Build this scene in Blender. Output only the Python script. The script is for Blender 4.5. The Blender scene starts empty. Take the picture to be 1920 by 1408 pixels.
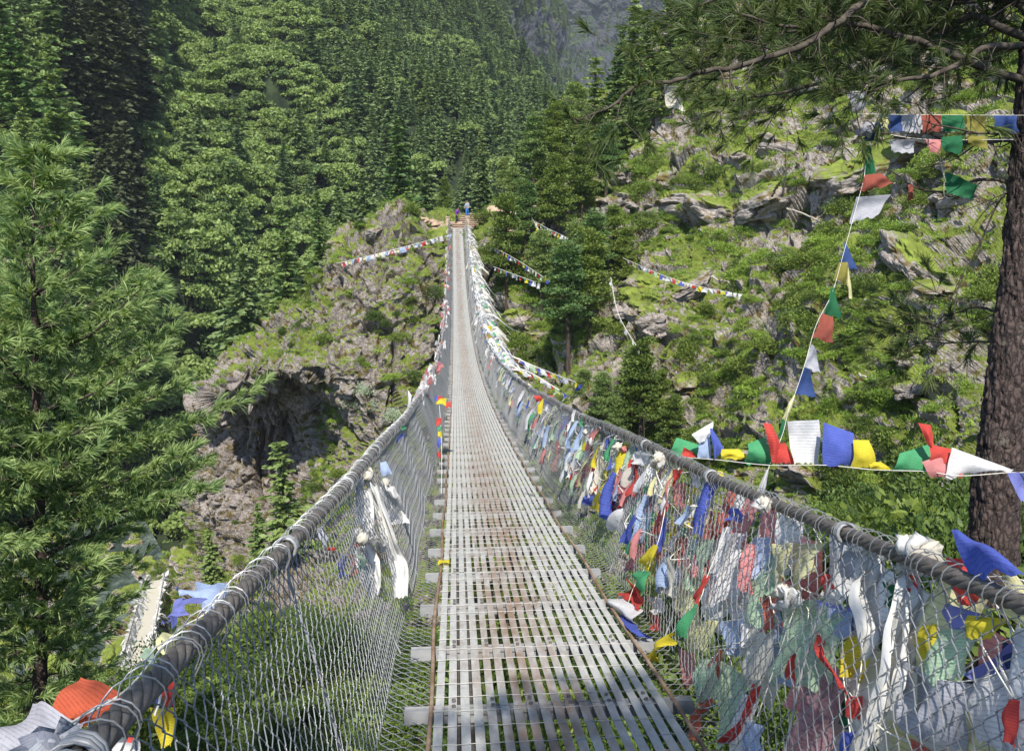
import bpy, math, random
import numpy as np
from mathutils import Vector, Matrix
from mathutils.bvhtree import BVHTree
rng = np.random.default_rng(7); random.seed(7)
R_ = math.radians
SC = bpy.context.scene
COL = SC.collection

# ------------------------------------------------------------------ camera, world, sun, exposure
FPX = 1600.0; PITCH = R_(11.5); YAW = R_(3.83); SLOPE = R_(11.0)
cam = bpy.data.cameras.new('camera'); cam.sensor_width = 36; cam.lens = 36 * FPX / 1920
cam.clip_start = 0.05; cam.clip_end = 8000
cam_o = bpy.data.objects.new('camera', cam); COL.objects.link(cam_o)
cam_o.rotation_euler = (math.pi/2 - PITCH, 0, -YAW); cam_o.location = (0, 0, 0)
SC.camera = cam_o
SUN_AZ = R_(3); SUN_EL = R_(52)      # behind the camera, to its right
SDIR = Vector((-math.sin(SUN_AZ)*math.cos(SUN_EL), -math.cos(SUN_AZ)*math.cos(SUN_EL), math.sin(SUN_EL)))
W = bpy.data.worlds.new('World'); SC.world = W; W.use_nodes = True
nt = W.node_tree; bg = nt.nodes['Background']
sky = nt.nodes.new('ShaderNodeTexSky'); sky.sky_type = 'NISHITA'; sky.sun_disc = False
sky.sun_elevation = SUN_EL; sky.sun_rotation = math.atan2(SDIR.x, SDIR.y); sky.altitude = 2800
nt.links.new(sky.outputs[0], bg.inputs[0]); bg.inputs[1].default_value = 0.14
sl = bpy.data.lights.new('sun', 'SUN'); sl.energy = 4.6; sl.angle = R_(0.5); sl.color = (1, .95, .87)
so = bpy.data.objects.new('sun', sl); COL.objects.link(so)
so.rotation_euler = SDIR.to_track_quat('Z', 'Y').to_euler()
SC.view_settings.view_transform = 'Standard'; SC.view_settings.look = 'None'
SC.view_settings.gamma = 1; SC.view_settings.exposure = 0.92
SC.cycles.max_bounces = 5; SC.cycles.diffuse_bounces = 3; SC.cycles.glossy_bounces = 2
SC.cycles.transmission_bounces = 3; SC.cycles.transparent_max_bounces = 4
SC.cycles.use_denoising = True

CF = Vector((math.sin(YAW)*math.cos(PITCH), math.cos(YAW)*math.cos(PITCH), -math.sin(PITCH)))
CU = Vector((math.sin(YAW)*math.sin(PITCH), math.cos(YAW)*math.sin(PITCH), math.cos(PITCH)))
CR = Vector((math.cos(YAW), -math.sin(YAW), 0))
def ray(px, py): return CF + CR*((px-960)/FPX) - CU*((py-704)/FPX)
HAZE = .00009
def P(px, py, Z): return ray(px, py)*Z
def project(p):
    p = Vector(p); z = p.dot(CF); return 960+FPX*p.dot(CR)/z, 704-FPX*p.dot(CU)/z, z

# ------------------------------------------------------------------ helpers
def tag(o, label=None, cat=None, group=None, kind=None):
    if label: o['label'] = label
    if cat: o['category'] = cat
    if group: o['group'] = group
    if kind: o['kind'] = kind
    return o
def empty(name, loc=(0, 0, 0), rz=0):
    o = bpy.data.objects.new(name, None); o.location = loc; o.rotation_euler = (0, 0, rz)
    o.empty_display_size = .1; COL.objects.link(o); return o
class MB:
    def __init__(s): s.v = []; s.f = []; s.n = 0; s.uv = []
    def add(s, V, F, m=0, uv=None):
        V = np.asarray(V, float).reshape(-1, 3); F = np.asarray(F, int)
        s.v.append(V); s.f.append((F+s.n, m)); s.n += len(V)
        s.uv.append(uv if uv is not None else np.zeros((len(V), 2)))
    def mesh(s, name, mats, smooth=False, attrs=None):
        me = bpy.data.meshes.new(name); V = np.concatenate(s.v) if s.v else np.zeros((0, 3))
        tot = [f.shape[1]*len(f) for f, m in s.f]
        li = np.concatenate([f.ravel() for f, m in s.f]); ls = []; lt = []; mi = []
        st = 0
        for f, m in s.f:
            k = f.shape[1]; ls.append(st+np.arange(len(f))*k); lt.append(np.full(len(f), k)); mi.append(np.full(len(f), m)); st += k*len(f)
        ls = np.concatenate(ls); lt = np.concatenate(lt); mi = np.concatenate(mi)
        me.vertices.add(len(V)); me.vertices.foreach_set('co', V.ravel())
        me.loops.add(len(li)); me.loops.foreach_set('vertex_index', li.astype(np.int32))
        me.polygons.add(len(ls)); me.polygons.foreach_set('loop_start', ls.astype(np.int32))
        me.polygons.foreach_set('loop_total', lt.astype(np.int32)); me.polygons.foreach_set('material_index', mi.astype(np.int32))
        me.polygons.foreach_set('use_smooth', np.full(len(ls), smooth))
        uvs = np.concatenate(s.uv)
        if uvs.any():
            l = me.uv_layers.new(name='UVMap'); l.data.foreach_set('uv', uvs[li].ravel())
        for m in (mats if isinstance(mats, (list, tuple)) else [mats]): me.materials.append(m)
        for k, a in (attrs or {}).items():
            at = me.attributes.new(k, 'FLOAT', 'POINT'); at.data.foreach_set('value', np.asarray(a, np.float32))
        me.update(); me.validate(); return me
    def build(s, name, mats, parent=None, smooth=False, attrs=None):
        o = bpy.data.objects.new(name, s.mesh(name, mats, smooth, attrs)); COL.objects.link(o)
        if parent: o.parent = parent
        return o
def rebase(o, loc):
    "move a mesh's origin to loc"
    loc = Vector(loc); o.data.transform(Matrix.Translation(-loc)); o.location = o.location+loc; return o
def grid_faces(nu, nv, closed=False):
    i = np.arange(nu-1)[:, None]*nv; jn = nv if closed else nv-1
    j = np.arange(jn)[None]; j2 = (j+1) % nv
    return np.stack([i+j, i+j2, i+nv+j2, i+nv+j], -1).reshape(-1, 4)
def tube(mb, pts, rad, k=6, m=0, cap=True):
    pts = np.asarray(pts, float); n = len(pts); rad = np.broadcast_to(np.asarray(rad, float), (n,))
    t = np.gradient(pts, axis=0); t /= np.linalg.norm(t, axis=1)[:, None]+1e-9
    a = np.array([0, 0, 1.]) if abs(t[0, 2]) < .9 else np.array([1., 0, 0])
    N = np.zeros_like(pts); u = np.cross(t[0], a); u /= np.linalg.norm(u); N[0] = u
    for i in range(1, n):
        u = N[i-1]-t[i]*np.dot(N[i-1], t[i]); N[i] = u/(np.linalg.norm(u)+1e-9)
    B = np.cross(t, N); an = np.arange(k)*2*np.pi/k
    V = pts[:, None]+rad[:, None, None]*(np.cos(an)[None, :, None]*N[:, None]+np.sin(an)[None, :, None]*B[:, None])
    mb.add(V.reshape(-1, 3), grid_faces(n, k, True), m)
    if cap:
        mb.add(V[0], np.arange(k)[::-1][None], m); mb.add(V[-1], np.arange(k)[None], m)
def tubes(mb, pts, rad, nrm, k=4, m=0):
    "many wires at once: pts (w,p,3), nrm (3,) or same shape"
    w, p, _ = pts.shape; t = np.gradient(pts, axis=1); t /= np.linalg.norm(t, axis=2)[..., None]+1e-9
    n = np.broadcast_to(nrm, pts.shape); b = np.cross(t, n); b /= np.linalg.norm(b, axis=2)[..., None]+1e-9; n = np.cross(b, t)
    an = np.arange(k)*2*np.pi/k+.4
    V = pts[:, :, None]+rad*(np.cos(an)[:, None]*n[:, :, None]+np.sin(an)[:, None]*b[:, :, None])
    F = grid_faces(p, k, True)[None]+(np.arange(w)*p*k)[:, None, None]
    mb.add(V.reshape(-1, 3), F.reshape(-1, 4), m)
BOXF = np.array([[0, 3, 2, 1], [4, 5, 6, 7], [0, 1, 5, 4], [1, 2, 6, 5], [2, 3, 7, 6], [3, 0, 4, 7]])
def box(mb, c, s, m=0, rot=None):
    v = np.array([[-1, -1, -1], [1, -1, -1], [1, 1, -1], [-1, 1, -1], [-1, -1, 1], [1, -1, 1], [1, 1, 1], [-1, 1, 1]])*np.array(s)/2
    if rot is not None: v = v@np.array(rot).T
    mb.add(v+np.array(c), BOXF, m)
def hsh(ix, iy, iz, seed=0):
    h = (ix.astype(np.int64)*73856093) ^ (iy.astype(np.int64)*19349663) ^ (iz.astype(np.int64)*83492791) ^ (seed*374761393)
    h = (h*2654435761) & 0xffffffff; h ^= h >> 15; h = (h*2246822519) & 0xffffffff; h ^= h >> 13; h = (h*3266489917) & 0xffffffff; h ^= h >> 16
    return h/4294967296.0
def vnoise(p, seed=0):
    i = np.floor(p).astype(np.int64); f = p-i; f = f*f*f*(f*(f*6-15)+10); r = 0
    for a in (0, 1):
        for b in (0, 1):
            for c in (0, 1):
                w = (f[..., 0] if a else 1-f[..., 0])*(f[..., 1] if b else 1-f[..., 1])*(f[..., 2] if c else 1-f[..., 2])
                r = r+w*hsh(i[..., 0]+a, i[..., 1]+b, i[..., 2]+c, seed)
    return r*2-1
def fbm(p, o=4, seed=0, g=.5):
    r = 0; a = 1.
    for k in range(o): r = r+a*vnoise(p*2.03**k+k*17.3, seed+k); a *= g
    return r
def worley(p, seed=0):
    "returns F1, F2 and a random value of the nearest cell + facet tilt"
    i = np.floor(p).astype(np.int64); F1 = np.full(p.shape[:-1], 9.); F2 = F1.copy(); val = np.zeros_like(F1)
    for a in (-1, 0, 1):
        for b in (-1, 0, 1):
            for c in (-1, 0, 1):
                x, y, z = i[..., 0]+a, i[..., 1]+b, i[..., 2]+c
                q = np.stack([x+hsh(x, y, z, seed+1), y+hsh(x, y, z, seed+2), z+hsh(x, y, z, seed+3)], -1)-p
                d = np.sqrt((q**2).sum(-1)); h = hsh(x, y, z, seed+4)
                tl = (hsh(x, y, z, seed+5)-.5)*q[..., 0]+(hsh(x, y, z, seed+6)-.5)*q[..., 1]+(hsh(x, y, z, seed+7)-.5)*q[..., 2]
                near = d < F1
                F2 = np.where(near, F1, np.minimum(F2, d)); val = np.where(near, h+1.4*tl, val); F1 = np.where(near, d, F1)
    return F1, F2, val

# ------------------------------------------------------------------ materials
def newmat(name):
    m = bpy.data.materials.new(name); m.use_nodes = True; n = m.node_tree
    return m, n, n.nodes['Principled BSDF'], n.nodes['Material Output']
def N(n, t, **k):
    nd = n.nodes.new(t)
    for a, b in k.items():
        if a.startswith('i_'): nd.inputs[a[2:]].default_value = b
        elif isinstance(b, tuple) and a == 'ins':
            pass
        else: setattr(nd, a, b)
    return nd
def noise_node(n, scale, detail=5, rough=.6, coord='Object', stretch=None, dist=0):
    tc = n.nodes.new('ShaderNodeTexCoord'); out = tc.outputs[coord]
    if stretch:
        mp = n.nodes.new('ShaderNodeMapping'); mp.inputs['Scale'].default_value = stretch
        n.links.new(out, mp.inputs[0]); out = mp.outputs[0]
    t = n.nodes.new('ShaderNodeTexNoise'); t.inputs['Scale'].default_value = scale
    t.inputs['Detail'].default_value = detail; t.inputs['Roughness'].default_value = rough; t.inputs['Distortion'].default_value = dist
    n.links.new(out, t.inputs['Vector']); return t
def ramp(n, src, stops):
    r = n.nodes.new('ShaderNodeValToRGB'); e = r.color_ramp.elements
    while len(e) > 1: e.remove(e[-1])
    e[0].position = stops[0][0]; e[0].color = (*stops[0][1], 1)
    for p, c in stops[1:]:
        x = e.new(p); x.color = (*c, 1)
    n.links.new(src, r.inputs[0]); return r
def mixc(n, fac, a, b, mode='MIX'):
    m = n.nodes.new('ShaderNodeMix'); m.data_type = 'RGBA'; m.blend_type = mode
    for s, i in ((fac, 0), (a, 6), (b, 7)):
        if hasattr(s, 'links') or hasattr(s, 'is_linked'): n.links.new(s, m.inputs[i])
        else: m.inputs[i].default_value = s if i == 0 else (*s, 1)
    return m.outputs[2]
def bump(n, src, bs, strength=.5, dist=.02):
    b = n.nodes.new('ShaderNodeBump'); b.inputs['Strength'].default_value = strength; b.inputs['Distance'].default_value = dist
    n.links.new(src, b.inputs['Height']); n.links.new(b.outputs[0], bs.inputs['Normal'])
def simple(name, c1, c2, scale=8, rough=.7, metal=0, bmp=.3, bd=.01, stretch=None, stops=(.35, .65), spec=.3):
    m, n, b, o = newmat(name); t = noise_node(n, scale, stretch=stretch)
    r = ramp(n, t.outputs[0], [(stops[0], c1), (stops[1], c2)]); n.links.new(r.outputs[0], b.inputs['Base Color'])
    b.inputs['Roughness'].default_value = rough; b.inputs['Metallic'].default_value = metal; b.inputs['Specular IOR Level'].default_value = spec
    if bmp: bump(n, t.outputs[0], b, bmp, bd)
    return m
def leafmat(name, cols, trans=.25, rough=.55, posn=.35, spec=.25, vary=.55):
    "foliage: colour varies per plant and per clump; some light passes through"
    m, n, b, o = newmat(name)
    oi = n.nodes.new('ShaderNodeObjectInfo'); g = n.nodes.new('ShaderNodeNewGeometry')
    t = noise_node(n, 1.0/posn, 2, .6, 'Object')
    a = n.nodes.new('ShaderNodeMath'); a.operation = 'MULTIPLY_ADD'; n.links.new(oi.outputs['Random'], a.inputs[0]); a.inputs[1].default_value = vary
    n.links.new(t.outputs[0], a.inputs[2])
    a2 = n.nodes.new('ShaderNodeMath'); a2.operation = 'MULTIPLY_ADD'; n.links.new(g.outputs['Random Per Island'], a2.inputs[0]); a2.inputs[1].default_value = .35
    n.links.new(a.outputs[0], a2.inputs[2])
    k = len(cols); r = ramp(n, a2.outputs[0], [(.42+.75*i/(k-1), c) for i, c in enumerate(cols)])
    n.links.new(r.outputs[0], b.inputs['Base Color']); b.inputs['Roughness'].default_value = rough; b.inputs['Specular IOR Level'].default_value = spec
    tr = n.nodes.new('ShaderNodeBsdfTranslucent'); br = n.nodes.new('ShaderNodeMix'); br.data_type = 'RGBA'; br.blend_type = 'MULTIPLY'; br.inputs[0].default_value = 1
    n.links.new(r.outputs[0], br.inputs[6]); br.inputs[7].default_value = (1.5, 1.5, .7, 1); n.links.new(br.outputs[2], tr.inputs[0])
    mx = n.nodes.new('ShaderNodeMixShader'); mx.inputs[0].default_value = trans
    n.links.new(b.outputs[0], mx.inputs[1]); n.links.new(tr.outputs[0], mx.inputs[2]); n.links.new(mx.outputs[0], o.inputs[0])
    return m
M = {}
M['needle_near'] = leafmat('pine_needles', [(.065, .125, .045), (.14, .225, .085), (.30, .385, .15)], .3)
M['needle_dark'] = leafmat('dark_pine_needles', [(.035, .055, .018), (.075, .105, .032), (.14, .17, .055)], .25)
M['conifer'] = leafmat('conifer_foliage', [(.045, .085, .034), (.075, .125, .05), (.15, .21, .08)], .2, posn=1.5, vary=.85)
M['conifer_dark_shaded'] = leafmat('dark_shaded_conifer_foliage', [(.02, .028, .014), (.04, .052, .024), (.07, .085, .038)], .1, posn=1.5)  # dark foliage of the left spur, part of its shade put into the colour
M['conifer_light'] = leafmat('pale_fir_foliage', [(.05, .10, .035), (.10, .17, .05), (.19, .25, .08)], .25, posn=1.0)  # paler green foliage of the light firs and some pines
M['broadleaf'] = leafmat('broadleaf_foliage', [(.05, .085, .025), (.085, .135, .042), (.20, .27, .08)], .25, posn=1.2, vary=.85)
M['bush'] = leafmat('shrub_foliage', [(.03, .055, .015), (.075, .115, .025), (.15, .20, .04)], .25, posn=.5)
M['cushion'] = leafmat('cushion_foliage', [(.07, .11, .02), (.13, .21, .03), (.21, .30, .05)], .25, posn=.4)
M['silver'] = leafmat('silvery_foliage', [(.12, .17, .09), (.25, .32, .2), (.4, .46, .34)], .2, posn=.4)
M['leafy'] = leafmat('leafy_shrub_foliage', [(.012, .028, .01), (.035, .068, .016), (.09, .14, .03)], .25, posn=.5)
M['grass'] = leafmat('grass_blades', [(.08, .13, .02), (.15, .24, .035), (.24, .32, .06)], .3, posn=.4)
M['bark'] = simple('bark', (.025, .017, .013), (.085, .058, .045), 9, .9, bmp=1, bd=.03, stretch=(1, 1, .35))
def bark_mat():
    m, n, b, o = newmat('plated_bark'); tc = n.nodes.new('ShaderNodeTexCoord'); mp = n.nodes.new('ShaderNodeMapping'); mp.inputs['Scale'].default_value = (22, 22, 7); n.links.new(tc.outputs['Object'], mp.inputs[0])
    v = n.nodes.new('ShaderNodeTexVoronoi'); v.feature = 'DISTANCE_TO_EDGE'; v.inputs['Scale'].default_value = 1; nn = noise_node(n, 9, 4)
    ad = n.nodes.new('ShaderNodeVectorMath'); ad.operation = 'MULTIPLY_ADD'; n.links.new(nn.outputs[1], ad.inputs[0]); ad.inputs[1].default_value = (1.2, 1.2, 1.2); n.links.new(mp.outputs[0], ad.inputs[2]); n.links.new(ad.outputs[0], v.inputs['Vector'])
    e = ramp(n, v.outputs['Distance'], [(0, (.012, .008, .006)), (.12, (.055, .036, .03)), (.4, (.11, .075, .064))]); t = noise_node(n, 30, 5, .7); l = ramp(n, noise_node(n, 3.5, 6, .75).outputs[0], [(.58, (0, 0, 0)), (.66, (.6, .6, .6))])
    c = mixc(n, .35, e.outputs[0], t.outputs[0], 'MULTIPLY'); c = mixc(n, l.outputs[0], c, (.14, .13, .10)); n.links.new(c, b.inputs['Base Color']); b.inputs['Roughness'].default_value = .95
    m2 = n.nodes.new('ShaderNodeMath'); m2.operation = 'MULTIPLY_ADD'; n.links.new(t.outputs[0], m2.inputs[0]); m2.inputs[1].default_value = .3; n.links.new(v.outputs['Distance'], m2.inputs[2]); bump(n, m2.outputs[0], b, 1, .04); return m
M['bark2'] = bark_mat()
M['twig'] = simple('twig_bark', (.03, .023, .017), (.09, .075, .055), 12, .9, bmp=.4)
M['deadwood'] = simple('dead_wood', (.24, .21, .18), (.42, .38, .33), 10, .9, bmp=.4)

def terrain_mat(name, rock, moss, soil, rs=1.0, bd=.25, frac=.5):
    m, n, b, o = newmat(name)
    at = n.nodes.new('ShaderNodeAttribute'); at.attribute_name = 'veg'
    nz = noise_node(n, 1.6*rs, 8, .72); nf = noise_node(n, 7*rs, 6, .7); nb = noise_node(n, .35*rs, 5, .6)
    rk = ramp(n, nf.outputs[0], [(.32, rock[0]), (.47, rock[1]), (.62, rock[2])])
    rk2 = ramp(n, nb.outputs[0], [(.35, rock[1]), (.65, rock[2])])
    rc = mixc(n, .4, rk.outputs[0], rk2.outputs[0])
    # lichen and ochre moss stains
    oc = ramp(n, noise_node(n, 1.1*rs, 6, .7).outputs[0], [(.50, (0, 0, 0)), (.60, (1, 1, 1))])
    rc = mixc(n, oc.outputs[0], rc, soil)
    vo = n.nodes.new('ShaderNodeTexVoronoi'); vo.feature = 'DISTANCE_TO_EDGE'; vo.inputs['Scale'].default_value = 1.3*rs
    tc = n.nodes.new('ShaderNodeTexCoord'); dd = n.nodes.new('ShaderNodeVectorMath'); dd.operation = 'MULTIPLY_ADD'
    n.links.new(noise_node(n, 2*rs, 4).outputs[1], dd.inputs[0]); dd.inputs[1].default_value = (.6, .6, .6); n.links.new(tc.outputs['Object'], dd.inputs[2])
    n.links.new(dd.outputs[0], vo.inputs['Vector'])
    ms = ramp(n, nz.outputs[0], [(.3, moss[0]), (.5, moss[1]), (.7, moss[2])])
    a = n.nodes.new('ShaderNodeMath'); a.operation = 'MULTIPLY_ADD'; n.links.new(nz.outputs[0], a.inputs[0]); a.inputs[1].default_value = 1.6
    n.links.new(at.outputs['Fac'], a.inputs[2])
    f = ramp(n, a.outputs[0], [(1.0-frac*.0, (0, 0, 0)), (1.0, (0, 0, 0))])
    mr = n.nodes.new('ShaderNodeMapRange'); n.links.new(a.outputs[0], mr.inputs[0]); mr.inputs[1].default_value = 1.15; mr.inputs[2].default_value = 1.35
    n.links.new(mixc(n, mr.outputs[0], rc, ms.outputs[0]), b.inputs['Base Color'])
    b.inputs['Roughness'].default_value = .92; b.inputs['Specular IOR Level'].default_value = .15
    h = n.nodes.new('ShaderNodeMath'); h.operation = 'MULTIPLY_ADD'; n.links.new(vo.outputs['Distance'], h.inputs[0]); h.inputs[1].default_value = .7
    ad = n.nodes.new('ShaderNodeMath'); ad.operation = 'ADD'; n.links.new(nf.outputs[0], ad.inputs[0]); n.links.new(nz.outputs[0], ad.inputs[1])
    n.links.new(ad.outputs[0], h.inputs[2]); bump(n, h.outputs[0], b, .9, bd)
    return m
MOSS = ((.075, .088, .018), (.135, .17, .03), (.215, .26, .05))
M['hill'] = terrain_mat('mossy_rock', ((.09, .075, .062), (.23, .20, .175), (.48, .425, .385)), MOSS, (.11, .085, .025), 1.0)
M['cliff'] = terrain_mat('cliff_rock', ((.05, .043, .037), (.16, .138, .12), (.44, .385, .35)), MOSS, (.10, .075, .02), 1.0)
M['bank'] = terrain_mat('bank_soil', ((.06, .05, .04), (.12, .11, .09), (.22, .19, .17)), ((.015, .022, .007), (.03, .042, .01), (.055, .075, .015)), (.05, .045, .015), 1.5)
M['forest_soil'] = simple('forest_floor', (.01, .018, .008), (.03, .045, .015), .3, .95, bmp=.3)
M['far_rock'] = terrain_mat('far_cliff_rock', ((.015, .016, .02), (.04, .042, .05), (.10, .105, .12)), ((.02, .035, .018), (.035, .06, .025), (.055, .085, .035)), (.07, .08, .05), .06, 4)
M['sand'] = simple('sandy_earth', (.26, .18, .12), (.46, .34, .24), 2.5, .95, bmp=.6, bd=.1)
M['boulder'] = terrain_mat('boulder_rock', ((.08, .066, .055), (.19, .165, .145), (.38, .335, .31)), MOSS, (.12, .09, .03), 1.6, .1)
M['step_stone'] = simple('step_stone', (.24, .18, .13), (.46, .36, .27), 3, .9, bmp=.5, bd=.05)

def metal(name, c1, c2, rust, rough=.5, met=.35, sc=6, lo=.6, hi=.75, stretch=None):
    m, n, b, o = newmat(name); t = noise_node(n, sc, 6, .7, stretch=stretch); t2 = noise_node(n, sc*.4, 5, .7, stretch=stretch)
    base = ramp(n, t.outputs[0], [(.3, c1), (.7, c2)]); f = ramp(n, t2.outputs[0], [(lo, (0, 0, 0)), (hi, (1, 1, 1))])
    n.links.new(mixc(n, f.outputs[0], base.outputs[0], rust), b.inputs['Base Color'])
    b.inputs['Roughness'].default_value = rough; b.inputs['Metallic'].default_value = met; bump(n, t.outputs[0], b, .3, .002)
    return m
M['wire'] = metal('galvanised_wire', (.19, .195, .20), (.35, .355, .355), (.25, .2, .15), .45, .45, 20)
M['cable'] = metal('steel_rope', (.075, .066, .058), (.19, .17, .15), (.13, .085, .05), .6, .4, 30)
M['steel'] = metal('galvanised_steel', (.20, .205, .205), (.33, .33, .325), (.28, .2, .14), .5, .25, 8)
M['dull_wire'] = metal('dull_deck_wire', (.22, .215, .20), (.36, .35, .32), (.2, .13, .09), .6, .2, 20)
M['bolt'] = metal('weathered_bolt', (.10, .09, .08), (.2, .18, .16), (.12, .06, .03), .6, .4, 40)
M['rusty'] = metal('rusty_rod', (.20, .14, .10), (.36, .26, .18), (.16, .09, .05), .8, .1, 10, .4, .6)
def deck_mat():
    m, n, b, o = newmat('deck_steel')
    tc = n.nodes.new('ShaderNodeTexCoord'); sx = n.nodes.new('ShaderNodeSeparateXYZ'); n.links.new(tc.outputs['Object'], sx.inputs[0])
    t = noise_node(n, 5, 7, .7, stretch=(1.6, .5, 1)); t2 = noise_node(n, 18, 5, .7, stretch=(1.5, .6, 1)); t3 = noise_node(n, 1.2, 3, .5, stretch=(1, .25, 1))
    base = ramp(n, t2.outputs[0], [(.3, (.33, .332, .315)), (.7, (.50, .497, .465))])
    # walkers have worn the zinc in the middle of the deck: rust spreads there
    d = n.nodes.new('ShaderNodeMath'); d.operation = 'SUBTRACT'; n.links.new(sx.outputs[0], d.inputs[0]); d.inputs[1].default_value = .38
    ab = n.nodes.new('ShaderNodeMath'); ab.operation = 'ABSOLUTE'; n.links.new(d.outputs[0], ab.inputs[0])
    mr = n.nodes.new('ShaderNodeMapRange'); n.links.new(ab.outputs[0], mr.inputs[0]); mr.inputs[1].default_value = .08; mr.inputs[2].default_value = .42; mr.inputs[3].default_value = .20; mr.inputs[4].default_value = -.06
    ad = n.nodes.new('ShaderNodeMath'); ad.operation = 'ADD'; n.links.new(t.outputs[0], ad.inputs[0]); n.links.new(mr.outputs[0], ad.inputs[1])
    a2 = n.nodes.new('ShaderNodeMath'); a2.operation = 'MULTIPLY_ADD'; n.links.new(t3.outputs[0], a2.inputs[0]); a2.inputs[1].default_value = .3; n.links.new(ad.outputs[0], a2.inputs[2])
    f = ramp(n, a2.outputs[0], [(.66, (0, 0, 0)), (1.0, (1, 1, 1))])
    c = mixc(n, f.outputs[0], base.outputs[0], (.24, .155, .105))
    n.links.new(c, b.inputs['Base Color']); b.inputs['Roughness'].default_value = .5; b.inputs['Metallic'].default_value = .15
    bump(n, t2.outputs[0], b, .3, .002); return m
M['deck'] = deck_mat()
def cloth(name, col, print_=.5, trans=.42):
    "thin printed cotton: rows of faint block-print lettering, creases, light shining through"
    m, n, b, o = newmat(name)
    tc = n.nodes.new('ShaderNodeTexCoord'); mp = n.nodes.new('ShaderNodeMapping'); mp.inputs['Scale'].default_value = (1, 1, 1); n.links.new(tc.outputs['UV'], mp.inputs[0])
    sp = n.nodes.new('ShaderNodeSeparateXYZ'); n.links.new(mp.outputs[0], sp.inputs[0])
    w = n.nodes.new('ShaderNodeTexWave'); w.bands_direction = 'Y'; w.inputs['Scale'].default_value = 4.5; n.links.new(mp.outputs[0], w.inputs[0])
    m2 = n.nodes.new('ShaderNodeMapping'); m2.inputs['Scale'].default_value = (60, 14, 1); n.links.new(tc.outputs['UV'], m2.inputs[0])
    t = n.nodes.new('ShaderNodeTexNoise'); t.inputs['Scale'].default_value = 1; t.inputs['Detail'].default_value = 3; n.links.new(m2.outputs[0], t.inputs[0])
    mu = n.nodes.new('ShaderNodeMath'); mu.operation = 'MULTIPLY'; n.links.new(w.outputs['Fac'], mu.inputs[0]); n.links.new(t.outputs[0], mu.inputs[1])
    f = ramp(n, mu.outputs[0], [(.36, (0, 0, 0)), (.46, (print_, print_, print_))])
    t3 = noise_node(n, 9, 5, .7); base = ramp(n, t3.outputs[0], [(.3, tuple(x*.82 for x in col)), (.7, tuple(min(1, x*1.08+.01) for x in col))])
    c = mixc(n, f.outputs[0], base.outputs[0], tuple(x*.45 for x in col)); n.links.new(c, b.inputs['Base Color'])
    b.inputs['Roughness'].default_value = .85; b.inputs['Specular IOR Level'].default_value = .1
    t4 = noise_node(n, 22, 3, .6); bump(n, t4.outputs[0], b, .5, .01)
    tr = n.nodes.new('ShaderNodeBsdfTranslucent'); n.links.new(c, tr.inputs[0]); mx = n.nodes.new('ShaderNodeMixShader'); mx.inputs[0].default_value = trans
    n.links.new(b.outputs[0], mx.inputs[1]); n.links.new(tr.outputs[0], mx.inputs[2]); n.links.new(mx.outputs[0], o.inputs[0]); return m
CL = {'white': (.78, .77, .76), 'grey': (.48, .48, .52), 'red': (.62, .08, .065), 'olive': (.28, .25, .06), 'rust': (.36, .10, .07), 'blue': (.10, .14, .50), 'green': (.09, .38, .17), 'yellow': (.72, .60, .05),  # rust and olive carry tree shade mixed into the cloth colour
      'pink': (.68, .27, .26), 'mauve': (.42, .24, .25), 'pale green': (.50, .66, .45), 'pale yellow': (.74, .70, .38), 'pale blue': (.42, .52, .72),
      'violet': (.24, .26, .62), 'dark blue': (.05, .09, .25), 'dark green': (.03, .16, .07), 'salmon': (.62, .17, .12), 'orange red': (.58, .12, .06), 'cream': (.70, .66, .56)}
for k, c in CL.items(): M[k] = cloth(k.replace(' ', '_')+'_cloth', c, 0 if k == 'cream' else .45)
M['cord'] = simple('white_cord', (.5, .48, .42), (.7, .68, .6), 30, .9)
M['skin'] = simple('skin', (.35, .2, .13), (.42, .25, .17), 20, .6, bmp=0)
M['hair'] = simple('hair', (.01, .008, .006), (.03, .02, .015), 60, .6)
M['purple_cloth'] = simple('purple_fabric', (.10, .02, .20), (.16, .04, .30), 15, .85)
M['blue_cloth'] = simple('blue_fabric', (.02, .12, .42), (.04, .2, .55), 15, .85)
M['grey_cloth'] = simple('grey_fabric', (.20, .22, .26), (.30, .33, .38), 15, .85)
M['dark_cloth'] = simple('dark_fabric', (.02, .02, .025), (.05, .05, .06), 15, .85)
def water_mat():
    m, n, b, o = newmat('river_water'); t = noise_node(n, .35, 8, .75, stretch=(1, .5, 1)); r = ramp(n, t.outputs[0], [(.45, (.035, .05, .042)), (.62, (.12, .15, .13)), (.72, (.7, .72, .72))])
    n.links.new(r.outputs[0], b.inputs['Base Color']); b.inputs['Roughness'].default_value = .25; bump(n, t.outputs[0], b, 1, .3); return m
M['water'] = water_mat()
print('materials ok')

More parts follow.
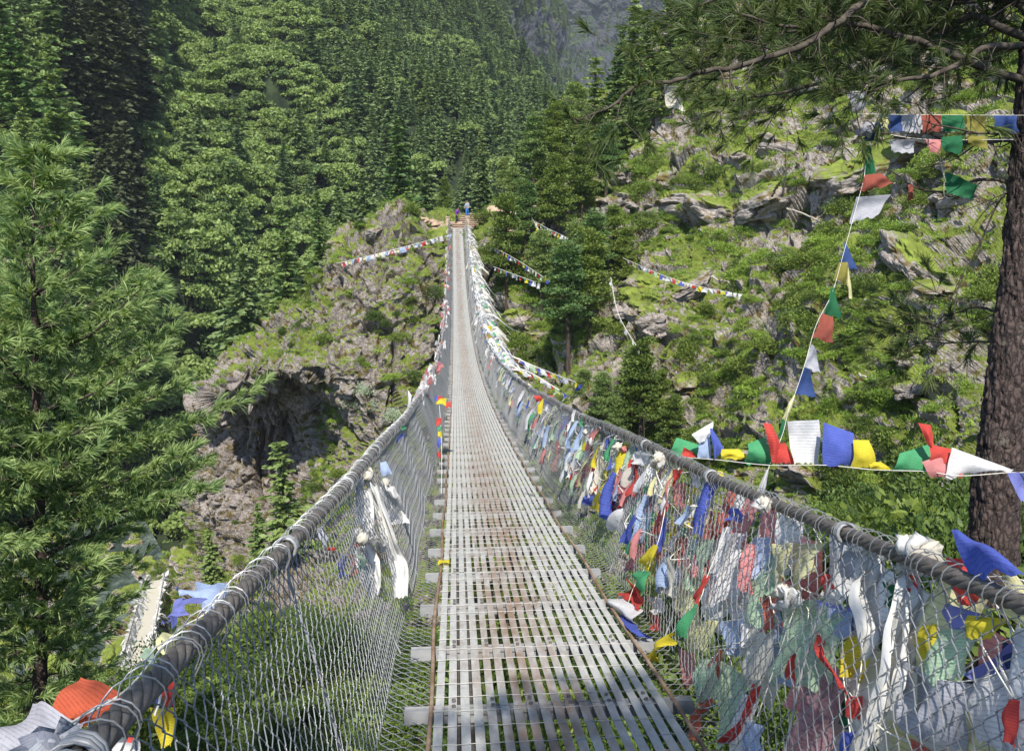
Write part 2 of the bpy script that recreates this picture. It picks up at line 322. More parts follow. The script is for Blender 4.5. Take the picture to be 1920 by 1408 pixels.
# ------------------------------------------------------------------ terrain patches
def cr(P4, t):
    p0, p1, p2, p3 = P4; return .5*((2*p1)+(-p0+p2)*t+(2*p0-5*p1+4*p2-p3)*t*t+(-p0+3*p1-3*p2+p3)*t**3)
def resample(A, n):
    "Catmull-Rom along axis 0"
    k = len(A); u = np.linspace(0, k-1, n); i = np.minimum(u.astype(int), k-2); t = (u-i).reshape(-1, *([1]*(A.ndim-1)))
    ext = np.concatenate([2*A[:1]-A[1:2], A, 2*A[-1:]-A[-2:-1]]); return cr((ext[i], ext[i+1], ext[i+2], ext[i+3]), t)
TERR = []
def patch(name, ctrl, nu, nv, amps, mat, vegbias=0., seed=0, flip=False, clear=False, extra=None, kind='structure'):
    A = np.array([[(c[1] if c[0] == 'w' else tuple(P(*c))) for c in row] for row in ctrl], float)
    G = resample(A, nu); G = resample(G.transpose(1, 0, 2), nv).transpose(1, 0, 2)
    def nrm(G):
        n = np.cross(np.gradient(G, axis=1), np.gradient(G, axis=0)); return n/(np.linalg.norm(n, axis=2)[..., None]+1e-9)
    n = nrm(G); s = -1 if (n[..., 2].mean() < 0) else 1; n = n*s
    big, bl, mid, ml, fine, fl = amps
    d = big*fbm(G/bl, 3, seed)
    F1, F2, v = worley(G/ml*np.array([1, 1, .8]), seed+20); d = d+mid*(v-.5)-mid*.55*np.clip(.07-(F2-F1), 0, .07)/.07
    F1, F2, v = worley(G/fl, seed+40); d = d+fine*(v-.5)
    d = d+fine*.5*fbm(G/(fl*.5), 3, seed+60)
    if extra is not None: d = d+extra(G)
    G2 = G+n*d[..., None]
    if clear:   # the far abutment: keep rock below the deck and the steps
        ys = np.linspace(0, 95, 200); yy = ys*math.cos(SLOPE)+(-1.52+2.44e-4*ys**2.45)*math.sin(SLOPE); zz = -ys*math.sin(SLOPE)+(-1.52+2.44e-4*ys**2.45)*math.cos(SLOPE)
        y = G2[..., 1]; zd = np.interp(y, yy, zz)-.7+np.clip(y-yy[-1], 0, 6)*.32; ax = .405+.39*np.clip(y-yy[-1], 0, 6); lim = zd+1.1*np.clip(np.abs(G2[..., 0]-ax)-2.1, 0, 50)
        m = (y > 62) & (y < yy[-1]+6.5); G2[..., 2] = np.where(m, np.minimum(G2[..., 2], lim+.25*fbm(G2/1.2, 3, 4)), G2[..., 2])
    n2 = nrm(G2)*s
    # where plants hold: gentler ground and hollows, broken up by noise
    up = n2[..., 2]; veg = np.clip((up-.42)*1.5, -.6, .8)+.7*fbm(G/(bl*.3), 4, seed+80)+vegbias
    if name == 'cliff': veg = veg-1.2*np.clip((-G2[..., 0]-14)/4, 0, 1)*np.clip((-G2[..., 2]-17)/2.5, 0, 1)*np.clip((38+G2[..., 2])/4, 0, 1)
    veg = np.clip(veg, 0, 1)
    mb = MB(); F = grid_faces(nu, nv); F = F[:, ::-1] if s > 0 else F
    mb.add(G2.reshape(-1, 3), F)
    o = mb.build(name, mat, smooth=False, attrs={'veg': veg.ravel()*.75}); o['kind'] = kind
    TERR.append((name, o, G2, n2, veg)); return o, G2, n2, veg

CLIFF = []
rowsE = [
 [(640,470,115),(700,450,113),(790,425,112),(850,430,110),(925,430,108),(1000,430,108)],
 [(592,512,97),(640,452,95),(697,432,94),(792,408,94),(848,424,95),(930,424,96)],
 [(535,562,99),(600,560,90),(690,520,88),(780,500,88),(850,500,91),(925,500,93)],
 [(458,655,98),(540,650,87),(640,640,84),(760,620,85),(850,620,89),(925,620,91)],
 [(402,735,96),(470,700,82.5),(580,695,80.5),(720,720,81),(850,740,86),(930,760,88)],
 [(404,800,104),(462,780,96),(575,780,93),(700,830,80),(850,860,84),(930,880,86)],
 [(388,890,102),(445,885,97.5),(550,900,95),(680,960,76),(850,1000,80),(930,1000,83)],
 [(385,990,106),(440,985,97),(560,1040,84),(680,1100,70),(850,1150,75),(940,1150,79)],
 [(300,1080,114),(400,1110,98),(540,1200,70),(680,1300,62),(850,1350,68),(950,1350,72)],
 [(150,1300,112),(330,1380,80),(540,1450,60),(680,1500,55),(850,1500,60),(960,1500,64)]]
rowsE = [[(r[0][0]-20, r[0][1]+60, r[0][2]+60), (r[0][0]+8, r[0][1]+12, r[0][2]+14)]+r for r in rowsE]
def cracks(G):
    "deep vertical joints in the lower left face"
    q = np.stack([G[..., 0]/2.6, G[..., 1]/2.6, G[..., 2]/14], -1); F1, F2, v = worley(q, 333)
    return -1.1*np.clip(.12-(F2-F1), 0, .12)/.12+2.2*(v-.5)
oE, GE, nE, vE = patch('cliff', rowsE, 600, 420, (1.8, 16, 1.15, 4.2, .65, 1.3), M['cliff'], .38, 1, clear=True, extra=lambda G: cracks(G)*np.clip((-G[..., 0]-16)/6, 0, 1)*np.clip((-G[..., 2]-14)/4, 0, 1))
rowsD = [
 [(905,430,112),(1000,380,120),(1130,260,128),(1300,110,138),(1600,-100,140),(2000,-250,120),(2600,-400,95)],
 [(905,405,99),(1000,345,103),(1130,215,110),(1290,50,118),(1600,-150,118),(2000,-300,98),(2600,-450,75)],
 [(905,450,96),(1010,430,96),(1170,345,98),(1380,230,95),(1650,130,85),(2000,60,68),(2600,-20,50)],
 [(900,520,94),(1010,540,89),(1180,500,86),(1400,430,80),(1660,380,70),(2000,330,54),(2600,250,38)],
 [(890,620,93),(1000,650,83),(1180,640,77),(1400,610,70),(1650,590,58),(2000,560,42),(2600,560,28)],
 [(880,760,92),(1000,780,79),(1180,800,70),(1400,800,61),(1650,800,49),(2000,800,33),(2600,850,20)],
 [(870,950,90),(1000,980,76),(1180,1020,66),(1400,1020,57),(1650,1000,44),(2000,1000,27),(2600,1100,15)],
 [(860,1250,88),(1000,1300,73),(1180,1350,62),(1400,1400,52),(1650,1400,38),(2000,1300,24),(2600,1500,14)]]
oD, GD, nD, vD = patch('hillside', rowsD, 720, 620, (2.6, 15, 1.9, 4.6, .5, 1.35), M['hill'], .55, 5, clear=True)
rowsF = [
 [(-700,1500,60),(0,1500,50),(350,1450,44),(600,1400,40),(850,1420,38),(1150,1400,35),(1450,1300,31),(1700,1250,24),(2100,1200,18),(2700,1200,14)],
 [(-700,1200,44),(0,1300,38),(350,1250,34),(600,1200,32),(850,1240,30),(1150,1220,28),(1450,1120,24),(1700,1060,18),(2100,1010,13),(2700,1000,10)],
 [(-700,1380,27),(0,1450,23),(350,1400,21),(600,1360,20),(850,1390,18),(1150,1390,16),(1450,1310,13),(1700,1240,10),(2100,1190,8),(2700,1150,6.5)],
 [(-700,1750,15),(0,1800,13),(350,1800,12),(600,1780,11),(850,1850,9.5),(1150,1850,8.5),(1450,1750,7.5),(1700,1560,6.5),(2100,1440,5.5),(2700,1400,4.5)],
 [('w',(-22,2,-11)),('w',(-11,2,-9.5)),('w',(-6,1.5,-8)),('w',(-3,1,-7)),('w',(0,1,-6)),('w',(1.2,1,-5.2)),('w',(2.6,.5,-4.6)),('w',(5,.5,-4)),('w',(8,.5,-3.2)),('w',(14,.5,-2))],
 [('w',(-22,-8,-6)),('w',(-11,-8,-4)),('w',(-6,-6,-2.6)),('w',(-3,-4,-2)),('w',(0,-3.4,-1.7)),('w',(1.2,-3.4,-1.7)),('w',(2.6,-4,-1.7)),('w',(5,-6,-1.5)),('w',(8,-8,-1)),('w',(14,-8,0))],
 [('w',(-26,-40,3)),('w',(-13,-40,3)),('w',(-7,-40,3)),('w',(-3,-40,3)),('w',(0,-40,3)),('w',(2,-40,3)),('w',(4,-40,3)),('w',(8,-40,4)),('w',(14,-40,5)),('w',(24,-40,7))]]
oF, GF, nF, vF = patch('river_bank', rowsF, 240, 300, (.8, 9, .5, 2.4, .16, .7), M['bank'], .3, 9)
rowsA = [
 [(-700,1250,120),(-300,1250,130),(100,1230,150),(350,1200,165),(600,1150,180),(850,1100,200),(1100,1050,215)],
 [(-700,900,120),(-300,900,128),(100,900,145),(350,880,160),(600,850,175),(850,830,195),(1100,820,210)],
 [(-700,620,125),(-300,620,135),(100,600,150),(350,590,175),(600,570,195),(850,540,215),(1100,560,235)],
 [(-700,350,135),(-300,350,145),(120,350,165),(350,340,215),(600,330,240),(850,320,265),(1080,420,290)],
 [(-700,120,145),(-300,120,155),(150,120,185),(350,130,265),(600,140,300),(820,150,335),(1050,290,360)],
 [(-700,-100,160),(-300,-100,175),(180,-100,220),(380,-60,310),(600,-40,360),(800,20,410),(985,200,440)],
 [(-700,-400,180),(-300,-400,200),(200,-400,280),(400,-350,390),(600,-300,450),(760,-150,500),(930,110,520)],
 [(-700,-800,230),(-300,-800,260),(200,-800,350),(400,-750,470),(600,-600,540),(740,-350,580),(880,0,600)]]
rowsA = [r+[(r[-1][0]+60, r[-1][1]+120, r[-1][2]+60)] for r in rowsA]
oA, GA, nA, vA = patch('mountain', rowsA, 220, 260, (15, 52, 3.5, 16, .6, 4), M['forest_soil'], .4, 13)
rowsB = [
 [(700,700,560),(850,620,600),(960,500,640),(1040,420,700),(1120,420,800),(1180,420,900)],
 [(700,300,560),(850,300,600),(960,290,640),(1050,240,700),(1090,300,800),(1150,300,900)],
 [(700,100,570),(840,80,610),(930,110,650),(1025,150,720),(1075,250,820),(1140,280,940)],
 [(700,-50,580),(820,-60,620),(900,20,670),(1003,50,750),(1040,200,860),(1100,230,960)],
 [(700,-250,600),(800,-250,650),(890,-100,700),(975,-40,800),(1000,100,900),(1060,150,1000)],
 [(700,-700,700),(800,-700,760),(880,-500,820),(950,-300,900),(990,-100,1000),(1060,0,1100)]]
oB, GB, nB, vB = patch('mountain', rowsB, 160, 180, (16, 90, 9, 40, 3, 10), M['far_rock'], .05, 17)
rowsC = [
 [(600,600,1100),(900,500,1150),(1000,400,1150),(1100,400,1100),(1200,400,1000),(1400,400,800)],
 [(600,300,1200),(900,300,1250),(1000,260,1250),(1100,240,1180),(1200,200,1080),(1400,150,850)],
 [(600,150,1300),(900,150,1400),(1000,110,1420),(1100,100,1350),(1200,80,1250),(1400,20,950)],
 [(600,50,1350),(900,50,1450),(1000,70,1480),(1100,50,1430),(1200,30,1350),(1400,-40,1100)],
 [(600,-150,1380),(900,-150,1480),(1000,-100,1500),(1100,-100,1450),(1200,-100,1400),(1400,-150,1200)],
 [(600,-700,1600),(900,-700,1700),(1000,-700,1700),(1100,-700,1650),(1200,-700,1600),(1400,-700,1500)]]
oC, GC, nC, vC = patch('mountain', rowsC, 200, 180, (25, 130, 16, 50, 6, 14), M['far_rock'], .12, 23)
# valley floor and river
mb = MB(); mb.add([(-900, -300, -62), (900, -300, -62), (900, 1500, -62), (-900, 1500, -62)], [[0, 1, 2, 3]]); g = mb.build('valley_floor', M['forest_soil']); tag(g, kind='structure')
mb = MB(); xs = np.array([(-46, 30), (-42, 60), (-44, 90), (-54, 120), (-70, 150), (-90, 180)]); xs = resample(xs.astype(float), 40)
w_ = 13; gx = np.stack([xs+np.array([-w_*k, 0]) for k in np.linspace(-1, 1, 8)], 1); G = np.concatenate([gx, np.full(gx.shape[:2]+(1,), -56.)], 2); G[..., 2] += .5*fbm(G/3, 3)
mb.add(G.reshape(-1, 3), grid_faces(40, 8)); tag(mb.build('river', M['water'], smooth=True), kind='structure')
BV = {}
def bvh(name, G):
    nu, nv, _ = G.shape; return BVHTree.FromPolygons([tuple(v) for v in G.reshape(-1, 3)], [tuple(f) for f in grid_faces(nu, nv).tolist()])
BV = [bvh('E', GE), bvh('D', GD), bvh('F', GF), bvh('A', GA[::2, ::2])]
def hit(px, py, which=None):
    d = ray(px, py).normalized(); best = None
    for k, b in enumerate(BV):
        if which is not None and k not in which: continue
        loc, n, i, ds = b.ray_cast(Vector((0, 0, 0)), d)
        if loc is not None and (best is None or ds < best[2]): best = (loc, n, ds, k)
    return best
print('terrain ok')

# ------------------------------------------------------------------ suspension bridge
FW = np.array([0, math.cos(SLOPE), -math.sin(SLOPE)]); UP = np.array([0, math.sin(SLOPE), math.cos(SLOPE)]); EX = np.array([1., 0, 0])
XC = .405; HW = .525; DEND = 95.0; HC = -.62; HD = -1.52; CX = 1.005
def rise(d): d = np.maximum(np.asarray(d, float), 0); return 2.44e-4*d**2.45
def drise(d): d = np.maximum(np.asarray(d, float), 0); return 2.45*2.44e-4*d**1.45
def br(x, d, h):
    "bridge frame -> world; h is relative to the deck curve (eye level 0 at d=0)"
    x, d, h = np.broadcast_arrays(np.asarray(x, float), np.asarray(d, float), np.asarray(h, float))
    s = drise(d); k = h-HD; dd = d-k*s/np.sqrt(1+s*s)*.0
    return x[..., None]*EX+dd[..., None]*FW+(h+rise(d))[..., None]*UP
def net_hit(px, py, side=1, k=1.0):
    v = np.array(ray(px, py)); vx = v[0]; vd = v@FW; vh = v@UP; s = 3.
    for _ in range(12):
        r = float(rise(s*vd)); s = (side*(CX-.3*(r-.0)+.3*.62)+XC)/(vx-side*.3*vh)
    return Vector(v*s*k)
bridge = empty('suspension_bridge', tuple(br(XC, 0, HD)))
tag(bridge, 'long steel suspension footbridge with slatted deck and wire netting crossing the gorge', 'footbridge')
BL = Vector(bridge.location)
def bpart(mb, name, mat, smooth=False, label=None, kind=None, parent=None):
    o = mb.build(name, mat, smooth=smooth)
    o.parent = bridge; o.matrix_parent_inverse = Matrix.Translation(-BL)
    if label: o['label'] = label
    if kind: o['kind'] = kind
    return o
# deck strips, one panel = 3 beam bays
BAY = .82; PAN = 3*BAY; D0 = -1.1
npan = int((DEND-D0)/PAN)
strip_x = []
for band in range(3):
    for k in range(6): strip_x.append(XC-HW+.0275+band*.352+k*.0575)
def deck_panel(p):
    a = D0+p*PAN; b = a+PAN-.012; mb = MB()
    near = a < 14; seg = .165/2 if near else (.41 if a < 40 else .82)
    ds = np.arange(a, b+1e-6, seg); ds = np.append(ds, b) if b-ds[-1] > .02 else ds
    tilt = rng.normal(0, .004); hz = rng.normal(0, .002)
    for i, x in enumerate(strip_x):
        w = .0195+rng.normal(0, .0006); jx = rng.normal(0, .0012); n = len(ds)
        k = np.round((ds-D0)/(.165/2)).astype(int)
        off = (np.where((k % 2) == 0, 0, 0)+.0022*np.sin(np.pi*(ds-D0)/.165+np.pi*i) if near else 0)+hz+tilt*(x-XC)+rng.normal(0, .001)
        xx = x+jx+rng.normal(0, .0015)*np.sin(ds*1.3)
        V = np.stack([br(xx-w, ds, HD+off), br(xx+w, ds, HD+off), br(xx+w, ds, HD+off-.004), br(xx-w, ds, HD+off-.004)], 1)
        mb.add(V.reshape(-1, 3), grid_faces(n, 4, True)[:, ::-1])
        mb.add(V[0], [[0, 1, 2, 3]]); mb.add(V[-1], [[3, 2, 1, 0]])
    return bpart(mb, 'deck_panel', M['deck'])
panels = [deck_panel(p) for p in range(npan)]
# cross wires woven over the strips
mb = MB(); wd = np.arange(D0+.08, DEND, .165); xs = np.linspace(XC-HW, XC+HW, 19)
pts = np.stack([br(xs, np.full(19, d)+rng.normal(0, .004)*(xs-XC)*3+rng.normal(0, .003), HD+.003+.0015*np.cos(np.arange(19)*np.pi+i*np.pi)) for i, d in enumerate(wd)])
tubes(mb, pts, .0021, UP, 4); bpart(mb, 'cross_wires', M['dull_wire'], label='thin bright wires woven across the deck strips')
# bolts in pairs over each beam, near the camera
beams = D0+BAY*np.arange(int((DEND-D0)/BAY)+1)+.02
def bolt_mesh():
    mb = MB(); an = np.arange(6)*math.pi/3; ring = np.array([.009*math.cos(t)*EX+.009*math.sin(t)*FW for t in an]); top = ring+UP*.009
    mb.add(np.concatenate([ring, top]), np.array([[i, (i+1) % 6, 6+(i+1) % 6, 6+i] for i in range(6)])); mb.add(top, [list(range(6))]); return mb.mesh('bolt', M['bolt'])
BM = bolt_mesh(); nb_ = 0
for d in beams:
    for x in (XC-HW+.09, XC-HW+.265, XC-.09, XC+.09, XC+.265, XC+HW-.09):
        for s_ in (-.035, .035):
            if d > 2.8 and nb_ < 96:
                o = bpy.data.objects.new('bolt', BM); COL.objects.link(o); pp = panels[max(0, min(npan-1, int((d+s_-D0)/PAN)))]
                o.parent = pp; o.location = Vector(br(x, d+s_, HD+.004)); nb_ += 1
# cross beams (channel section) sticking out past the deck
def beam(mb, d):
    L = HW+.13+rng.normal(0, .015)
    for (h, w, t) in ((-.012, .055, .004), (-.045, .004, .06)):
        for off in ((0,) if t < .05 else (-.026, .026)):
            c = br(XC, d+off, HD-.008+(h if t < .05 else -.034)); box(mb, c, (2*L, w, t), rot=np.stack([EX, FW, UP], 1))
for i, d in enumerate(beams[:100]):
    mb = MB(); beam(mb, d); bpart(mb, 'cross_beam', M['steel'])
if len(beams) > 100:
    mb = MB(); [beam(mb, d) for d in beams[100:]]; bpart(mb, 'cross_beam', M['steel'], kind='stuff')
ds = np.arange(D0, DEND+.01, .5)
for x in (XC-HW-.02, XC+HW+.035):
    mb = MB(); tube(mb, br(x+.01*np.sin(ds*2.1), ds, HD-.012+.006*np.sin(ds*3)), .011, 6); bpart(mb, 'edge_rod', M['rusty'], True)
for x in (XC-.42, XC-.36, XC+.36, XC+.42):
    mb = MB(); tube(mb, br(x, ds, HD-.09), .018, 6); bpart(mb, 'main_cable', M['cable'], True)
def hcurve(d): return HC+.012*np.sin(d*1.1)
# stranded hand cables
for side in (-1, 1):
    mb = MB(); dn = np.arange(-1.2, 13, .02); c = br(XC+side*CX, dn, hcurve(dn))
    for s in range(6):
        ph = 2*np.pi*s/6+dn*2*np.pi/.30
        pts = c+.0165*(np.cos(ph)[:, None]*EX+np.sin(ph)[:, None]*UP); tube(mb, pts, .0108, 7)
    df = np.arange(12.98, DEND+.3, .25); tube(mb, br(XC+side*CX, df, hcurve(df)), .022, 8)
    bpart(mb, 'hand_cable', M['cable'], True)
# netting
def prof(side, s, d):
    "s 0 at the cable .. 1 under the deck edge"
    x = np.interp(s, [0, .08, .45, .86, 1], [CX, CX-.012, CX-.15, CX-.27, HW+.02]); h = np.interp(s, [0, .08, .45, .86, 1], [HC+.0, HC-.05, HC-.42, HD-.03, HD-.07])
    b = .03*np.sin(d*.9+side)*np.sin(np.pi*s)+.02*np.sin(d*2.7+1)*np.sin(np.pi*s)
    return br(XC+side*(x+b), d, h)
LEN = 1.02
def netting(side):
    mb = MB(); ref = np.array([side*.95, 0, .3])
    def wires(a, b, pitch, rad, k, fine):
        n = int((b-a)/pitch); legs = int(LEN/(pitch*1.0)); d0 = a+np.arange(n)*pitch
        r = np.arange(legs+1)
        if fine:    # rounded hooks at each bend
            u = (r[:, None]+np.array([-.16, -.05, .05, .16])[None]).ravel(); zz = np.abs(((u+1) % 2)-1)
            lim = .93; zz = np.where(zz > .5, np.minimum(zz, lim)/lim, 1-np.minimum(1-zz, lim)/lim)
            par = np.repeat(r % 2, 4); out = np.tile(np.array([-1, -.6, .6, 1]), legs+1)*.0028
        else: u = r.astype(float); zz = (r % 2).astype(float); out = np.zeros(legs+1)
        s = np.clip(u/legs, 0, 1)
        z2 = np.where((np.arange(n) % 2)[:, None] == 0, zz[None], 1-zz[None]); dd = d0[:, None]+(z2*1.10-.05)*pitch
        dd = dd+.12*pitch*np.sin(s[None]*9+d0[:, None]*3.1)+.25*pitch*vnoise(np.stack([d0[:, None]*2+0*s[None], 4*s[None]+0*d0[:, None], np.zeros((n, len(s)))], -1), 3+side)
        pts = prof(side, np.broadcast_to(s, dd.shape), dd)+(out*np.where(np.arange(n) % 2, 1, -1)[:, None])[..., None]*ref
        tubes(mb, pts, rad, ref, k)
    wires(-1.0, 12, .036, .0019, 5, True); wires(12, 40, .038, .0026, 3, False); wires(40, DEND-.3, .06, .0048, 3, False)
    return bpart(mb, 'netting', M['wire'])
for side in (-1, 1): netting(side)
# lacing loops around the cable
for side in (-1, 1):
    mb = MB(); d0 = np.arange(-1.0, 16, .066); d0 = d0+rng.normal(0, .008, len(d0)); th = np.linspace(-.2*np.pi, 1.35*np.pi, 11); L = []
    for d in d0:
        rr = .038+rng.uniform(0, .01); sk = rng.normal(.02, .025)
        q = br(XC+side*CX, d+sk*np.sin(th*.5)+np.linspace(0, .05, 11), hcurve(d)); L.append(q+rr*(np.cos(th)[:, None]*EX*side+np.sin(th)[:, None]*UP)+np.where(th > np.pi*1.2, -.02, 0)[:, None]*UP)
    tubes(mb, np.array(L), .0018, FW, 4)
    d = np.arange(16, DEND-.4, .022); th = (d-16)*2*np.pi/.17; q = br(XC+side*CX, d, hcurve(d))+(.036+.008*np.sin(d*7))[:, None]*(np.cos(th)[:, None]*EX*side+np.sin(th)[:, None]*UP); tube(mb, q, .007, 3)
    bpart(mb, 'lacing_wire', M['wire'])
# suspender rods
sus = [(side, d) for d in beams[1::2] for side in (-1, 1)]
def rod(mb, side, d):
    s = np.linspace(0.02, .88, 8); p = prof(side, s, np.full(8, d))+.012*side*EX; p[0] = br(XC+side*CX, d, HC+.02); tube(mb, p, .0055, 6)
    an = np.linspace(0, 2*np.pi, 13); q = br(XC+side*CX, d, hcurve(d))[None]+.036*(np.cos(an)[:, None]*EX+np.sin(an)[:, None]*UP)
    for o_ in (-.012, 0, .012): tube(mb, q+FW*o_, .007, 6)
for side, d in sus[:100]:
    mb = MB(); rod(mb, side, d); bpart(mb, 'suspender_rod', M['steel'], True)
if len(sus) > 100:
    mb = MB(); [rod(mb, *s) for s in sus[100:]]; bpart(mb, 'suspender_rod', M['steel'], True, kind='stuff')
print('bridge ok')

# ------------------------------------------------------------------ foliage generators
def rhombs(c, dirs, L, Wd, tilt=.6, rg=rng):
    "leaf quads: centre c (n,3), long axis dirs (n,3)"
    n = len(c); d = dirs/(np.linalg.norm(dirs, axis=1)[:, None]+1e-9); r = rg.normal(size=(n, 3)); s = np.cross(d, r*tilt+np.array([0, 0, 1.])*(1-tilt)); s /= np.linalg.norm(s, axis=1)[:, None]+1e-9
    L = np.broadcast_to(L, (n,))[:, None]; Wd = np.broadcast_to(Wd, (n,))[:, None]
    V = np.stack([c-d*L*.5, c+s*Wd*.5, c+d*L*.5, c-s*Wd*.5], 1); return V.reshape(-1, 3), np.arange(4*n).reshape(n, 4)
def unit(n, rg=rng):
    v = rg.normal(size=(n, 3)); return v/np.linalg.norm(v, axis=1)[:, None]
def conifer_crown(h, r, seed, lv=26, size=.55, base=.12, droop=.25, per=8, gap=0., width=.42):
    rg = np.random.default_rng(seed); C = []; D = []; S = []
    for k in range(lv):
        t = base+(1-base)*(k+rg.uniform(-.3, .3))/lv; t = min(max(t, base), .99); rr = r*(1-t)**.75*rg.uniform(.5, 1.2)+.12
        nb = max(4, int(7*(1-t)+3)); a0 = rg.uniform(0, 6.28)
        for b in range(nb):
            if rg.random() < gap: continue
            a = a0+b*2*math.pi/nb+rg.normal(0, .25); L = rr*rg.uniform(.4, 1.25); m = max(3, int(per*L/r)+2); u = np.linspace(.15, 1, m)
            dz = .18*L*u-droop*L*u**2; x = np.stack([np.cos(a)*L*u, np.sin(a)*L*u, t*h+dz], 1)
            side = np.array([-math.sin(a), math.cos(a), 0]); dr = np.array([math.cos(a), math.sin(a), 0])
            for sgn in (-1, 0, 1):
                C.append(x+sgn*side*(.14*L*(1-.5*u))[:, None]+rg.normal(0, .06*size, x.shape)); D.append(np.tile(dr+sgn*.75*side+np.array([0, 0, -.12]), (m, 1))+rg.normal(0, .2, x.shape)); S.append(np.full(m, size*rg.uniform(.7, 1.2)))
    C = np.concatenate(C); D = np.concatenate(D); S = np.concatenate(S); return rhombs(C, D, S, S*width, .45, rg)
def pad_crown(h, r, seed, base=.3, lv=9, leaves=70, size=.22):
    "pine with separate flat foliage pads on bare limbs"
    rg = np.random.default_rng(seed); C = []; D = []; limbs = []
    for k in range(lv):
        t = base+(1-base)*k/(lv-1); rr = r*(1.05-t)**.6
        for b in range(rg.integers(3, 6)):
            a = rg.uniform(0, 6.28); L = rr*rg.uniform(.5, 1.1); e = np.array([math.cos(a)*L, math.sin(a)*L, t*h+rg.uniform(-.04, .06)*h]); limbs.append((np.array([0, 0, t*h-.02*h]), e))
            for q in range(3):
                c = e*np.array([1-.28*q, 1-.28*q, 1])+rg.normal(0, .06*r, 3); n = leaves//3
                u = unit(n, rg)*rg.uniform(.3, 1, (n, 1))**.5; C.append(c+u*np.array([.30*r, .30*r, .085*r])); D.append(u*[1, 1, .3]+rg.normal(0, .3, (n, 3))+[0, 0, .35])
    C = np.concatenate(C); D = np.concatenate(D); n = len(C); return rhombs(C, D, size*rg.uniform(.7, 1.3, n), size*.45, .6, rg), limbs
def broad_crown(r, h, seed, n=900, size=.4, lobes=9):
    rg = np.random.default_rng(seed); C = []; D = []
    for l in range(lobes):
        c = np.array([rg.uniform(-.6, .6)*r, rg.uniform(-.6, .6)*r, h*rg.uniform(.45, .85)]); rl = r*rg.uniform(.35, .6); m = n//lobes
        u = unit(m, rg); u[:, 2] = np.abs(u[:, 2])*1.0-.25; C.append(c+u*rl*rg.uniform(.75, 1.05, (m, 1))*[1, 1, .8]); D.append(np.cross(u, rg.normal(size=(m, 3)))+u*.5)
    C = np.concatenate(C); D = np.concatenate(D); return rhombs(C, D, size*rg.uniform(.6, 1.3, len(C)), size*.6, .8, rg)
def bush_mesh(name, mat, seed, n=900, size=.09, lobes=7, flat=.85):
    rg = np.random.default_rng(seed); C = []; D = []
    for l in range(lobes):
        a = rg.uniform(0, 6.28); q = rg.uniform(0, .6); c = np.array([math.cos(a)*q, math.sin(a)*q, .12]); rl = rg.uniform(.3, .55); m = n//lobes
        u = unit(m, rg); u[:, 2] = np.abs(u[:, 2])-.15; C.append(c+u*rl*rg.uniform(.7, 1.1, (m, 1))*[1, 1, flat*1.5]); D.append(u+rg.normal(0, .5, (m, 3))+[0, 0, .4])
    C = np.concatenate(C); D = np.concatenate(D); mb = MB(); mb.add(*rhombs(C, D, size*rg.uniform(.6, 1.4, len(C)), size*.5, .8, rg)); return mb.mesh(name, mat)
def trunk_mb(h, r, seed=0, k=7, lean=.02):
    rg = np.random.default_rng(seed); z = np.linspace(-.06*h, h*.97, 9); x = np.cumsum(rg.normal(0, lean*h/9, 9)); y = np.cumsum(rg.normal(0, lean*h/9, 9)); mb = MB()
    tube(mb, np.stack([x*.5, y*.5, z], 1), r*(1.05-z/h)**.8+.01, k); return mb

